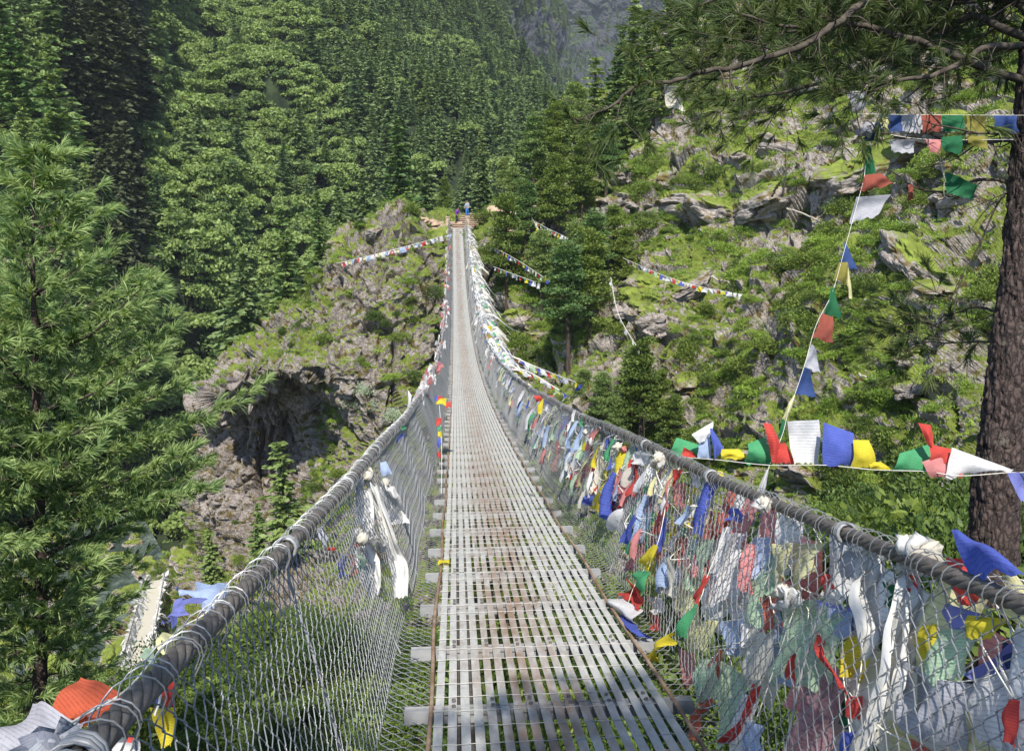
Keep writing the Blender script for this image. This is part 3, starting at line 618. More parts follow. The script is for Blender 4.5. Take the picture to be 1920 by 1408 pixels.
VAR = {}
def make_conifers():
    for kind, mat, n, kw in (('conifer', 'conifer', 4, dict(lv=24, size=1.0, per=7, width=.5)), ('fir', 'conifer_light', 3, dict(lv=24, size=.8, per=8, droop=.1, width=.5, gap=.12))):
        for i in range(n):
            h = 12.; r = (2.8, 3.4, 2.4, 3.8)[i]; mb = MB(); mb.add(*conifer_crown(h, r, 100+i*7+len(kind), **kw)); VAR.setdefault(kind, []).append((mb.mesh(kind+'_crown', M[mat]), trunk_mb(h, .2, i).mesh(kind+'_trunk', M['bark'], True)))
            m2 = MB(); m2.add(*conifer_crown(h, r, 100+i*7+len(kind), **kw)); tb = trunk_mb(h, .2, i)
            for v, (f, m) in zip(tb.v, tb.f): pass
            off = 0
            V = np.concatenate(tb.v); base = m2.n; m2.v.append(V); m2.uv.append(np.zeros((len(V), 2))); m2.n += len(V)
            for f, m in tb.f: m2.f.append((f+base, 1))
            VAR.setdefault(kind+'_one', []).append(m2.mesh(kind, [M[mat], M['bark']]))
    for i in range(4):
        mb = MB(); mb.add(*broad_crown(2.6, 4.6, 50+i, 1100, .55, 10)); V = np.concatenate(trunk_mb(3, .12, i).v)
        tb = trunk_mb(3, .12, i); base = mb.n; mb.v.append(np.concatenate(tb.v)); mb.uv.append(np.zeros((tb.n, 2))); mb.n += tb.n
        for f, m in tb.f: mb.f.append((f+base, 1))
        VAR.setdefault('broad', []).append(mb.mesh('broadleaf_tree', [M['broadleaf'], M['bark']]))
    for i in range(4):
        (V, F), limbs = pad_crown(9, 2.6, 70+i, base=.38+.12*(i % 2), lv=10, leaves=240, size=.26); mb = MB(); mb.add(V, F); tb = trunk_mb(9, .17, 40+i)
        lm = MB()
        for a, b in limbs:
            u = np.linspace(0, 1, 5)[:, None]; p = a+(b-a)*u+np.array([0, 0, -.2])*(u*(1-u))*2; tube(lm, p, .045*(1.1-u[:, 0]), 5)
        VAR.setdefault('pine', []).append((mb.mesh('pine_crown', M['conifer_light' if i % 2 else 'bush']), tb.mesh('pine_trunk', M['bark'], True), lm.mesh('pine_limbs', M['twig'])))
    for i in range(3): VAR.setdefault('bush', []).append(bush_mesh('shrub', M['bush'], 200+i, 1500, .10))
    for i in range(3): VAR.setdefault('cushion', []).append(bush_mesh('low_shrub', M['cushion'], 210+i, 1300, .08, flat=.5))
    VAR['silver'] = [bush_mesh('shrub', M['silver'], 230, 1200, .08)]
    VAR['leafy'] = [bush_mesh('shrub', M['leafy'], 240+i, 4500, .05, 12, .8) for i in range(2)]
make_conifers()
def gn_scatter(name, pts, rots, scl, idx, meshes, label=None):
    "one 'stuff' object: instances of the given meshes on points"
    src = bpy.data.collections.new(name+'_source')
    for i, me in enumerate(meshes): src.objects.link(bpy.data.objects.new('%s_%02d' % (name, i), me))
    me = bpy.data.meshes.new(name); me.vertices.add(len(pts)); me.vertices.foreach_set('co', np.asarray(pts, float).ravel())
    a = me.attributes.new('rot', 'FLOAT_VECTOR', 'POINT'); a.data.foreach_set('vector', np.asarray(rots, np.float32).ravel())
    a = me.attributes.new('scl', 'FLOAT_VECTOR', 'POINT'); a.data.foreach_set('vector', np.asarray(scl, np.float32).ravel())
    a = me.attributes.new('idx', 'INT', 'POINT'); a.data.foreach_set('value', np.asarray(idx, np.int32))
    o = bpy.data.objects.new(name, me); COL.objects.link(o); o['kind'] = 'stuff'
    if label: o['label'] = label
    g = bpy.data.node_groups.new(name, 'GeometryNodeTree'); g.interface.new_socket('Geometry', in_out='INPUT', socket_type='NodeSocketGeometry'); g.interface.new_socket('Geometry', in_out='OUTPUT', socket_type='NodeSocketGeometry')
    gi = g.nodes.new('NodeGroupInput'); go = g.nodes.new('NodeGroupOutput'); ci = g.nodes.new('GeometryNodeCollectionInfo'); ci.inputs[0].default_value = src; ci.inputs['Separate Children'].default_value = True; ci.inputs['Reset Children'].default_value = True
    ip = g.nodes.new('GeometryNodeInstanceOnPoints'); ip.inputs['Pick Instance'].default_value = True
    def attr(nm, t):
        n = g.nodes.new('GeometryNodeInputNamedAttribute'); n.data_type = t; n.inputs[0].default_value = nm; return n.outputs[0]
    e2r = g.nodes.new('FunctionNodeEulerToRotation'); g.links.new(attr('rot', 'FLOAT_VECTOR'), e2r.inputs[0])
    g.links.new(gi.outputs[0], ip.inputs['Points']); g.links.new(ci.outputs[0], ip.inputs['Instance']); g.links.new(attr('idx', 'INT'), ip.inputs['Instance Index'])
    g.links.new(e2r.outputs[0], ip.inputs['Rotation']); g.links.new(attr('scl', 'FLOAT_VECTOR'), ip.inputs['Scale']); g.links.new(ip.outputs[0], go.inputs[0])
    md = o.modifiers.new('scatter', 'NODES'); md.node_group = g; return o
def tree(kind, i, loc, h, label, cat, group, name=None, rz=None):
    v = VAR[kind][i % len(VAR[kind])]; base = {'pine': 9, 'conifer': 12, 'fir': 12}[kind]; t = empty(name or {'pine': 'pine_tree', 'conifer': 'conifer_tree', 'fir': 'fir_tree'}[kind], loc, random.uniform(0, 6.28) if rz is None else rz)
    t.scale = (h/base,)*3; t.rotation_euler = (random.gauss(0, .03), random.gauss(0, .03), t.rotation_euler.z); tag(t, label, cat, group)
    for nm, me in zip(('crown', 'trunk', 'limbs'), v):
        o = bpy.data.objects.new(nm, me); COL.objects.link(o); o.parent = t
    return t
def one(name, me, loc, rot, scl, label, cat, group):
    o = bpy.data.objects.new(name, me); COL.objects.link(o); o.location = loc; o.rotation_euler = rot; o.scale = scl; tag(o, label, cat, group); return o

# ---- sampling points on a patch by area
def sample(G, n, count, rg, weight=None):
    A = np.linalg.norm(np.cross(G[1:, :-1]-G[:-1, :-1], G[:-1, 1:]-G[:-1, :-1]), axis=2)
    if weight is not None: A = A*weight[:-1, :-1]
    p = A.ravel()/A.sum(); k = rg.choice(len(p), count, p=p); i, j = np.unravel_index(k, A.shape); a = rg.random((count, 1)); b = rg.random((count, 1))
    return G[i, j]*(1-a)*(1-b)+G[i+1, j]*a*(1-b)+G[i, j+1]*(1-a)*b+G[i+1, j+1]*a*b, n[i, j], (i, j)
def proj_np(p):
    z = p@np.array(CF); return 960+FPX*(p@np.array(CR))/z, 704-FPX*(p@np.array(CU))/z, z
# ---- forest on the left mountain
rg = np.random.default_rng(42)
pz, nz_, _ = sample(GA, nA, 21000, rg); px, py, zz = proj_np(pz)
ok = (px > -250) & (px < 1120) & (py > -260) & (py < 1300); pz = pz[ok]; px = px[ok]; py = py[ok]; zz = zz[ok]
kn = vnoise(pz/22, 5)
# the middle of the slope is broadleaved scrub, the rest conifers
broad = (np.exp(-(((px-420)/190)**2))*1.2+kn*.8+rg.normal(0, .5, len(pz))) > .38
keep = rg.random(len(pz)) < np.where(broad, 1., .62); pz = pz[keep]; px = px[keep]; py = py[keep]; zz = zz[keep]; broad = broad[keep]
N_ = len(pz); hs = np.where(broad, rg.uniform(.55, 1.9, N_), rg.uniform(.4, 1.45, N_)*np.where(px < 300, 1.1, .95))
idx = np.where(broad, rg.integers(0, 4, N_), 4+rg.integers(0, 4, N_))
lightf = (~broad) & (rg.random(N_) < .12); idx = np.where(lightf, 8+rg.integers(0, 3, N_), idx)
rot = np.stack([rg.normal(0, .05, N_), rg.normal(0, .05, N_), rg.uniform(0, 6.28, N_)], 1)
wd = rg.uniform(.8, 1.25, N_); scl = np.stack([hs*wd, hs*wd, hs], 1)
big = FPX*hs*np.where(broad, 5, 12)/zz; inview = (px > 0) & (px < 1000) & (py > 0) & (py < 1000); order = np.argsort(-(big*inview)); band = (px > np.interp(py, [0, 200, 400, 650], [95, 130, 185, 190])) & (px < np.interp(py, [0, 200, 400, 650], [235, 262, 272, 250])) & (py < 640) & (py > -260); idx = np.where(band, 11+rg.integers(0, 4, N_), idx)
near = set(order[:290].tolist())
dk = []
for me in VAR['conifer_one']: m2 = me.copy(); m2.materials[0] = M['conifer_dark_shaded']; dk.append(m2)  # band trees: conifer copies with shade mixed into the dark foliage
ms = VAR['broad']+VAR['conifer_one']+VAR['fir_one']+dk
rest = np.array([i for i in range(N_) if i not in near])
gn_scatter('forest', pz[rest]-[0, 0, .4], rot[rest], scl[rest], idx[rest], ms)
LB = {3: 'brownish dark conifer with shade in its colour on the steep spur in the upper left',0: 'round leafy green tree in the broadleaved forest on the left mountainside', 1: 'dark pointed conifer standing in the forest on the left mountainside', 2: 'paler layered fir standing in the forest on the left mountainside'}
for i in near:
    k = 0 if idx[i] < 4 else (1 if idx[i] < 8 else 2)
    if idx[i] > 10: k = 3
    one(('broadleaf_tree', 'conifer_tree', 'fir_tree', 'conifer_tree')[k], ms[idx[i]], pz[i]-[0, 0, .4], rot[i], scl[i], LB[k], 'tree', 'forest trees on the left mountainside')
# far slopes
pts = []; 
for G, n, w in ((GB, nB, vB), (GC, nC, vC)):
    a, b, c = sample(G, n, 2600, rg, np.clip(w, .02, 1)); pts.append(a)
pts = np.concatenate(pts); n_ = len(pts); s = rg.uniform(.8, 1.6, n_)
gn_scatter('distant_forest', pts-[0, 0, 1], np.stack([0*s, 0*s, rg.uniform(0, 6.28, n_)], 1), np.stack([s, s, s], 1), rg.integers(0, 8, n_), ms[:8])
print('forest ok')

# ---- shrubs on hillside and cliff
def slope_rot(n, rg, k=.5):
    return np.stack([-n[:, 1]*0, n[:, 0]*0, rg.uniform(0, 6.28, len(n))], 1)
def shrubs(G, n, veg, count, ind, kinds, srange, where, rg, gname, labels, sname):
    p, nn, (i, j) = sample(G, n, count*2, rg, (np.clip(veg, .0, 1)**1.1+.02)*np.clip(.25+1.6*fbm(G/7, 3, 991), .03, 1.2)); px, py, z = proj_np(p); ok = (z > 2) & ~((np.abs(px-868) < 45) & (py > 375) & (py < 450)) & (px > -150) & (px < 2100) & (py > -150) & (py < 1550); p = p[ok][:count]; nn = nn[ok][:count]; px = px[ok][:count]; py = py[ok][:count]; z = z[ok][:count]
    n_ = len(p); ki = rg.choice(len(kinds), n_, p=[k[1] for k in kinds]); s = rg.uniform(*srange, n_)*rg.choice([.5, .9, 1.5], n_, p=[.5, .35, .15])
    sc = np.stack([s*rg.uniform(.8, 1.3, n_), s*rg.uniform(.8, 1.3, n_), s*rg.uniform(.7, 1.2, n_)], 1); rt = np.stack([rg.normal(0, .2, n_), rg.normal(0, .2, n_), rg.uniform(0, 6.28, n_)], 1)
    meshes = []; st = []
    for k in kinds: st.append(len(meshes)); meshes += VAR[k[0]]
    idx = np.array([st[a]+rg.integers(0, len(VAR[kinds[a][0]])) for a in ki])
    vis = (px > 0) & (px < 1920) & (py > 0) & (py < 1408); o = np.argsort(-(s/z)*vis); sel = o[:ind]; rest = o[ind:]
    gn_scatter(sname, p[rest], rt[rest], sc[rest], idx[rest], meshes)
    for q in sel:
        one(kinds[ki[q]][2], meshes[idx[q]], p[q], rt[q], sc[q], labels[ki[q]], 'shrub', gname)
shrubs(GD, nD, vD, 7000, 140, [('bush', .45, 'shrub'), ('cushion', .55, 'low_shrub')], (.65, 1.5), None, rg, 'shrubs on the right hillside',
       ['dark green shrub rooted among the rocks of the right hillside', 'bright green cushion shrub on the mossy right hillside'], 'hillside_shrubs')
shrubs(GE, nE, vE, 3800, 90, [('bush', .55, 'shrub'), ('cushion', .45, 'low_shrub')], (.6, 1.2), None, rg, 'shrubs on the left cliff',
       ['dark green shrub clinging to the cliff below the far bridgehead', 'yellow green low shrub on the mossy cliff left of the bridge'], 'cliff_shrubs')
shrubs(GF, nF, vF, 1500, 60, [('leafy', .7, 'shrub'), ('bush', .3, 'shrub')], (.7, 1.5), None, rg, 'shrubs on the near bank',
       ['leafy green shrub on the bank below the near end of the bridge', 'small dark shrub on the bank below the near end of the bridge'], 'bank_shrubs')
print('shrubs ok', len(COL.objects))
# ------------------------------------------------------------------ trees one can tell apart
def treepx(kind, i, px, py, top, label, group='pines on the far side of the gorge', which=None, dz=0, cat='tree'):
    h = hit(px, py, which)
    if h is None: return
    p = h[0]; Z = p.dot(CF)+dz; q = P(px, py, Z) if dz else p
    return tree(kind, i, q-Vector((0, 0, .3)), max(2., (py-top)*Z/FPX), label, cat, group)
LP = 'pine with flat layered foliage pads growing on the slope right of the far bridgehead'
LS = 'shaggy pine standing among the rocks on the lower right hillside'
LC = 'pointed fir on the crest above the right hillside'
for k, (px, py, top) in enumerate([(1105,665,440),(1066,705,470),(950,570,378),(985,500,345),(1040,470,300),(1120,575,405),(1148,520,390),(1015,600,440),(1090,420,265),(1135,390,240),(1010,420,290),(960,420,318),(1170,560,430),(1075,560,420),(930,520,400),(1040,740,600)][:14]):
    treepx('pine', k, px, py, top, LP, 'pines on the slope right of the far bridgehead', [1])
for k, (px, py, top) in enumerate([(1200,850,640),(1175,790,650),(1235,800,690),(1130,830,700),(1330,900,790),(1150,860,740),(1255,870,740),(1090,800,690),(1560,930,800),(1440,960,880),(1690,960,840),(1620,1020,900),(1760,1000,880)]):
    treepx('pine', k, px, py, top, LS, 'pines on the lower right hillside', [1])
for k, (px, py, top, kd) in enumerate([(1035,340,200,'pine'),(1000,365,225,'pine'),(970,375,270,'fir'),(1075,330,170,'pine'),(1110,290,110,'fir'),(1150,240,60,'fir'),(1182,215,5,'fir'),(1215,170,20,'fir'),(1250,160,-40,'fir'),(1130,330,190,'fir'),(1165,290,130,'fir'),(1205,260,110,'fir'),(1300,110,-60,'fir'),(1350,90,-70,'fir'),(1085,380,230,'pine'),(1240,230,90,'fir'),(1055,300,175,'fir'),(1280,200,70,'pine'),(1400,120,-40,'fir'),(1330,190,60,'pine'),(1560,140,-20,'pine'),(1480,160,30,'pine'),(1700,120,-60,'fir'),(945,390,300,'pine'),(1020,395,270,'fir')]):
    treepx(kd, k, px, py, top, LC if kd == 'fir' else 'spreading pine on the wooded crest above the right hillside', 'trees on the right crest', [1])
# single trees on and behind the left cliff
def singles(kind, i, px, py, top, Z, label, cat='tree'): return tree(kind, i, P(px, py, Z), (py-top)*Z/FPX, label, cat, None)
singles('fir', 0, 752, 425, 228, 112, 'tall layered pale fir rising behind the rocky top left of the bridge end')
singles('fir', 1, 545, 590, 388, 101, 'pale fir on the outer shoulder of the cliff, leftmost of the cliff trees')
singles('fir', 2, 604, 535, 362, 97, 'slender fir on the edge of the left cliff beside the pale fir')
singles('conifer', 1, 458, 690, 470, 118, 'large dark conifer standing behind the lower shoulder of the left cliff')
singles('conifer', 2, 640, 470, 350, 118, 'dark conifer just behind the rounded top of the left cliff')
singles('conifer', 0, 690, 450, 320, 125, 'dark conifer between the two pale firs behind the cliff top')
singles('pine', 2, 835, 412, 340, 112, 'bushy grey green pine directly left of the far bridge end')
singles('conifer', 3, 800, 425, 300, 124, 'dark conifer right of the tall pale fir behind the bridge end')
singles('conifer', 0, 905, 395, 290, 125, 'dark conifer behind the steps at the far bridge end')
singles('fir', 1, 118, 330, 90, 112, 'big pale fir in the upper left in front of the dark wooded spur')
singles('fir', 0, 40, 240, 5, 114, 'tallest pale fir in the upper left corner')
singles('fir', 2, 62, 400, 190, 108, 'shorter pale fir left of the big one in the upper left')
singles('conifer', 2, 205, 420, 330, 120, 'small dark conifer at the foot of the dark wooded cliff')
for px, py, top, i, lb in ((543, 1060, 815, 1, 'bright young fir at the foot of the dark rock face'), (490, 1080, 935, 2, 'smaller young fir left of the bright one at the foot of the rock face'), (400, 1120, 985, 0, 'young fir beside the pale riverside rocks')):
    h = hit(px, py, [0]); tree('fir', i, h[0], (py-top)*h[0].dot(CF)/FPX, lb, 'tree', None)
h = hit(810, 560, [0]); one('shrub', VAR['leafy'][0], h[0], (0, 0, 1), (2.4, 2.4, 2.6), 'dense dark green bush on the pale rock left of the bridge', 'bush', None)
for i, (px, py, s_) in enumerate([(680, 740, 1.7), (655, 765, 1.5), (735, 790, 1.6), (700, 770, 1.3)]):
    h = hit(px, py, [0]); one('silver_shrub', VAR['silver'][0], h[0], (0, 0, i), (s_, s_, s_*1.2), 'silvery pale leaved shrub low on the left cliff', 'shrub', 'silvery shrubs on the left cliff')
# ground cover: grass and moss tufts
def tuft_mesh(seed):
    r = np.random.default_rng(seed); n = 120; c = r.normal(0, .22, (n, 3))*[1, 1, 0]+[0, 0, .07]; d = r.normal(0, .5, (n, 3))+[0, 0, 1]; mb = MB(); mb.add(*rhombs(c, d, r.uniform(.12, .3, n), .035, .9, r)); return mb.mesh('grass_tuft', M['grass'])
TM = [tuft_mesh(i) for i in range(3)]
for G, n, v, cnt, nm, sr in ((GD, nD, vD, 7000, 'hillside_grass', (.7, 1.8)), (GE, nE, vE, 2500, 'cliff_grass', (.9, 2.0))):
    p, nn, _ = sample(G, n, cnt*2, rg, np.clip(v, 0, 1)**1.5+.005); px, py, z = proj_np(p); ok = (px > -100) & (px < 2050) & (py > -100) & (py < 1500); p = p[ok][:cnt]; k = len(p); s_ = rg.uniform(*sr, k)
    gn_scatter(nm, p, np.stack([rg.normal(0, .3, k), rg.normal(0, .3, k), rg.uniform(0, 6, k)], 1), np.stack([s_, s_, s_*.8], 1), rg.integers(0, 3, k), TM)
# boulders
def boulder_mesh(seed):
    n1, n2 = 40, 60; u = np.linspace(.001, np.pi-.001, n1); v = np.linspace(0, 2*np.pi, n2, endpoint=False); U, V_ = np.meshgrid(u, v, indexing='ij')
    p = np.stack([np.sin(U)*np.cos(V_), np.sin(U)*np.sin(V_), np.cos(U)], -1); F1, F2, vv = worley(p*1.5+seed*7, seed); r = 1+.34*(vv-.5)+.10*fbm(p*2+seed, 4, seed)-.8*np.clip(.08-(F2-F1), 0, .08)
    q = p*r[..., None]*[1, .9, .75]; mb = MB(); mb.add(q.reshape(-1, 3), grid_faces(n1, n2, True)); return mb.mesh('boulder', M['boulder'], attrs={'veg': np.clip(p[..., 2]*.9-.05, 0, .7).ravel()})
BMS = [boulder_mesh(i) for i in range(4)]
for i, (px, py, r, lb) in enumerate([(1204, 288, 2.1, 'rounded boulder perched high on the right hillside'), (1178, 330, 2.6, 'broad dark boulder under the perched round one'), (1245, 345, 2.4, 'mossy boulder right of the perched round one'), (1160, 395, 2.8, 'slab shaped boulder on the slope below the perched boulder'),
        (1385, 290, 1.1, 'small dark boulder on grass in the upper right hillside'), (1298, 720, 2.3, 'pinkish bare boulder low on the right hillside'), (1455, 232, 1.7, 'pale boulder on bright grass near the crest'), (1800, 175, 1.9, 'pale weathered boulder left of the upper pine trunk'), (1795, 310, 1.5, 'pale boulder on grass beside the pine trunk'),
        (818, 450, 1.9, 'upright boulder at the top of the left cliff near the bridge'), (700, 437, 1.3, 'low pale boulder on the left cliff top'), (640, 458, 1.4, 'rounded pale boulder at the left end of the cliff top'), (970, 600, 2.0, 'grey upright boulder right of the far bridge span'), (1000, 640, 1.6, 'smaller grey boulder beside the upright one'),
        (300, 1015, 2.8, 'pale angular boulder above the lower bridge landing'), (340, 1000, 2.2, 'pinkish boulder at the foot of the left cliff'), (270, 1050, 2.4, 'pale boulder left of the lower bridge landing'), (345, 1050, 1.8, 'small pale boulder right of the lower bridge landing'), (1350, 300, 1.6, 'light rock slab in the grass left of the small dark boulder'),
        (1600, 470, 1.3, 'grey rock among cushion shrubs in the middle of the hillside'), (1230, 610, 1.8, 'brown boulder in the shade below the hillside terrace'), (1215, 540, 2.3, 'mossy boulder at the edge of the shaded hollow')]):
    h = hit(px, py, [0, 1])
    if h: o = one('boulder', BMS[i % 4], h[0]-h[0].normalized()*-.25*r, (rg.normal(0, .3), rg.normal(0, .3), rg.uniform(0, 6)), (r, r*.9, r*.85), lb, 'boulder', None)
for i in range(16):
    h = hit(rg.uniform(1180, 1800), rg.uniform(230, 900), [1]); r = rg.uniform(1.4, 3.0)*h[0].length/80
    one('ledge_boulder', BMS[i % 4], h[0]+h[0].normalized()*.35*r, (rg.normal(0, .3), rg.normal(0, .3), rg.uniform(0, 6)), (r*1.4, r, r*.8), 'mossy outcrop boulder half buried in the right hillside', 'boulder', 'half buried boulders on the right hillside')
for i, (px, py) in enumerate([(730, 612), (745, 640), (700, 600), (770, 605), (820, 640), (660, 560), (610, 640)]):
    h = hit(px, py, [0]); one('shrub', VAR['bush'][i % 3], h[0], (0, 0, i), (1.3+.2*(i % 3),)*3, 'dark shrub growing from a crevice of the left cliff', 'shrub', 'shrubs in the crevices of the left cliff')
for i in range(60):
    d = ray(rg.uniform(-60, 330), rg.uniform(1000, 1300)); t = -56/d.z; r = rg.uniform(.8, 2.6); q = d*t
    one('river_boulder', BMS[i % 4], q, (rg.normal(0, .4), rg.normal(0, .4), rg.uniform(0, 6)), (r*1.2, r, r*.7), 'pale boulder in the river bed at the bottom of the gorge', 'boulder', 'boulders in the river bed')
# fallen bleached trunks
def log(pts, r, lb):
    w = [hit(a, b, [0, 1]) for a, b in pts]; w = [np.array(x[0]+Vector((0, -.6, .5))) for x in w if x]
    mb = MB(); w = resample(np.array(w), 20); w += rg.normal(0, .05, w.shape); tube(mb, w, np.linspace(r, r*.3, 20), 6)
    for k in (8, 12, 15): d = unit(1)[0]*[1, 1, .6]; tube(mb, [w[k], w[k]+d*.8, w[k]+d*1.5+[0, 0, .3]], [r*.4, r*.3, .01], 5)
    o = mb.build('fallen_trunk', M['deadwood'], smooth=True); rebase(o, w[0]); tag(o, lb, 'dead tree')
log([(1300, 522), (1350, 535), (1385, 548)], .13, 'bleached fallen trunk at the end of the long flag line')
log([(1600, 712), (1640, 728), (1660, 755)], .09, 'thin bleached branch lying on shrubs in the lower hillside')
log([(1468, 400), (1530, 425), (1545, 440)], .10, 'pale dead branch in the middle of the right hillside')
log([(1500, 905), (1430, 940), (1415, 950)], .05, 'thin dead branch in the shaded lower hillside')
def snag(px, py, top, lb):
    h = hit(px, py, [1]); Z = h[0].dot(CF); H = (py-top)*Z/FPX; mb = MB(); b = np.array(h[0]); z = np.linspace(-.3, H, 10); p = b+np.stack([rg.normal(0, .05, 10), rg.normal(0, .05, 10), z], 1); tube(mb, p, np.linspace(.1, .02, 10), 5)
    for k in range(3, 10):
        d = unit(1)[0]*[1, 1, .3]; tube(mb, [p[k], p[k]+d*.5, p[k]+d*1.0-[0, 0, .1]], [.035, .02, .006], 4)
    o = mb.build('dead_tree', M['twig'], smooth=True); rebase(o, b); tag(o, lb, 'dead tree')
snag(1467, 405, 250, 'thin bare dead tree in the middle of the right hillside')
snag(1205, 905, 770, 'bare crooked snag under the lower right pines')
snag(1325, 930, 830, 'small bare snag low on the hillside behind the netting')

# ------------------------------------------------------------------ near pines
def needles(mb, C, D, n, L, w, spread, rgn, m=0):
    k = len(C); C = np.repeat(C, n, 0); D = np.repeat(D/(np.linalg.norm(D, axis=1)[:, None]+1e-9), n, 0); r = rgn.normal(size=C.shape); d = D+r*spread*rgn.uniform(.25, 1, (len(C), 1)); d /= np.linalg.norm(d, axis=1)[:, None]
    ln = np.repeat(L, n)[:, None]*rgn.uniform(.7, 1.1, (len(C), 1)) if np.ndim(L) else L*rgn.uniform(.7, 1.1, (len(C), 1))
    s = np.cross(d, rgn.normal(size=C.shape)); s /= np.linalg.norm(s, axis=1)[:, None]+1e-9; c0 = C+D*rgn.uniform(-.05, .05, (len(C), 1))
    tip = c0+d*ln+np.array([0, 0, -1.])*ln*.18; mid = c0+d*ln*.5
    V = np.stack([c0-s*w*.35, c0+s*w*.35, mid+s*w*.5, tip, mid-s*w*.5], 1); mb.add(V.reshape(-1, 3), np.arange(len(C)*5).reshape(-1, 5), m)
def pine_near(name, base, top, radius_at, label, seed, whorl=.30, zlow=None, nper=44, L=.175, w=.009, mat='needle_near', trunk_r=.075, sub=.12):
    r = np.random.default_rng(seed); base = np.array(base, float); top = np.array(top, float); H = np.linalg.norm(top-base); root = empty(name, base); tag(root, label, 'pine')
    n = 30; u = np.linspace(0, 1, n); tp = base+(top-base)*u[:, None]+np.stack([.05*np.sin(u*5), .05*np.cos(u*4), 0*u], 1)*min(1, H/5)
    def pt(o): o.parent = root; o.matrix_parent_inverse = Matrix.Translation(-root.location); return o
    mb = MB(); tube(mb, tp, trunk_r*(1.02-u)+.008, 10); pt(mb.build('trunk', M['bark'], smooth=True))
    lb_ = MB(); C = []; D = []; z = .12; C.append(top[None]); D.append(np.array([[0, 0, 1.]]))
    for q in range(8): C.append((top-[0, 0, .05*q])[None]); D.append(np.array([[r.normal(0, .5), r.normal(0, .5), .8]]))
    while z < (zlow or H*.95):
        R0 = radius_at(z); nb = r.integers(5, 8); a0 = r.uniform(0, 6.28); ctr = top+(base-top)*(z/H)
        for b in range(nb):
            a = a0+b*6.283/nb+r.normal(0, .2); Lb = R0*r.uniform(.65, 1.15); rise_ = max(.05, .75-.16*z)*Lb; m = max(4, int(Lb/.12)); t = np.linspace(0, 1, m)[:, None]
            dr = np.array([math.cos(a), math.sin(a), 0]); p = ctr+dr*Lb*t+np.array([0, 0, 1.])*(rise_*t**1.3+.12*Lb*t*t); p += np.cumsum(r.normal(0, .012, p.shape), 0)
            tube(lb_, p, np.linspace(.006+.012*min(Lb, 1.5), .004, m), 5)
            side = np.array([-math.sin(a), math.cos(a), 0]); st = int(m*.12) if Lb > .6 else 1
            for k in range(st, m):
                for sg in (-1, 1):
                    if r.random() < .12: continue
                    tl = sub*2.2*(1.2-k/m)*min(1, Lb)*r.uniform(.6, 1.3)+.06; dv = dr*.8+sg*side*r.uniform(.5, 1)+np.array([0, 0, r.uniform(.1, .6)]); e = p[k]+dv*tl
                    if tl > .12: tube(lb_, [p[k], (p[k]+e)/2+[0, 0, -.01], e], [.005, .004, .003], 4, cap=False)
                    C.append(e[None]); D.append((dv+[0, 0, .35])[None])
                    if r.random() < .2: d3 = dv+r.normal(0, .6, 3); C.append((e+d3*.1)[None]); D.append((d3+[0, 0, .3])[None])
                    if tl > .2: C.append(((p[k]+e)/2)[None]); D.append((dv+[0, 0, .2])[None])
            C.append(p[-1][None]); D.append((dr*.6+[0, 0, .7])[None])
        z += whorl*r.uniform(.85, 1.25)
    C = np.concatenate(C); D = np.concatenate(D); pt(lb_.build('limbs', M['twig'], smooth=True))
    mb = MB(); needles(mb, C, D, nper, L, w, .48, r); o = pt(mb.build('crown', M[mat])); print(name, 'tufts', len(C)); return root, tp
f_ = lambda z: float(np.interp(z, [0, .35, .8, 1.4, 1.8, 2.1, 3.0, 3.7, 4.1, 4.5, 5.1, 5.8, 7], [.08, .18, .38, .65, .95, 1.75, 2.0, 2.05, 1.7, 1.15, .65, .5, .4]))
pine_near('pine_tree', P(62, 1480, 9), P(76, 295, 9), f_, 'large long needled pine with drooping tufts filling the left edge of the view', 3, zlow=6.6)
pine_near('pine_tree', P(-330, 1500, 10.5), P(-280, 380, 10.5), f_, 'second long needled pine cut by the left edge of the view', 4, zlow=6.0, nper=34)

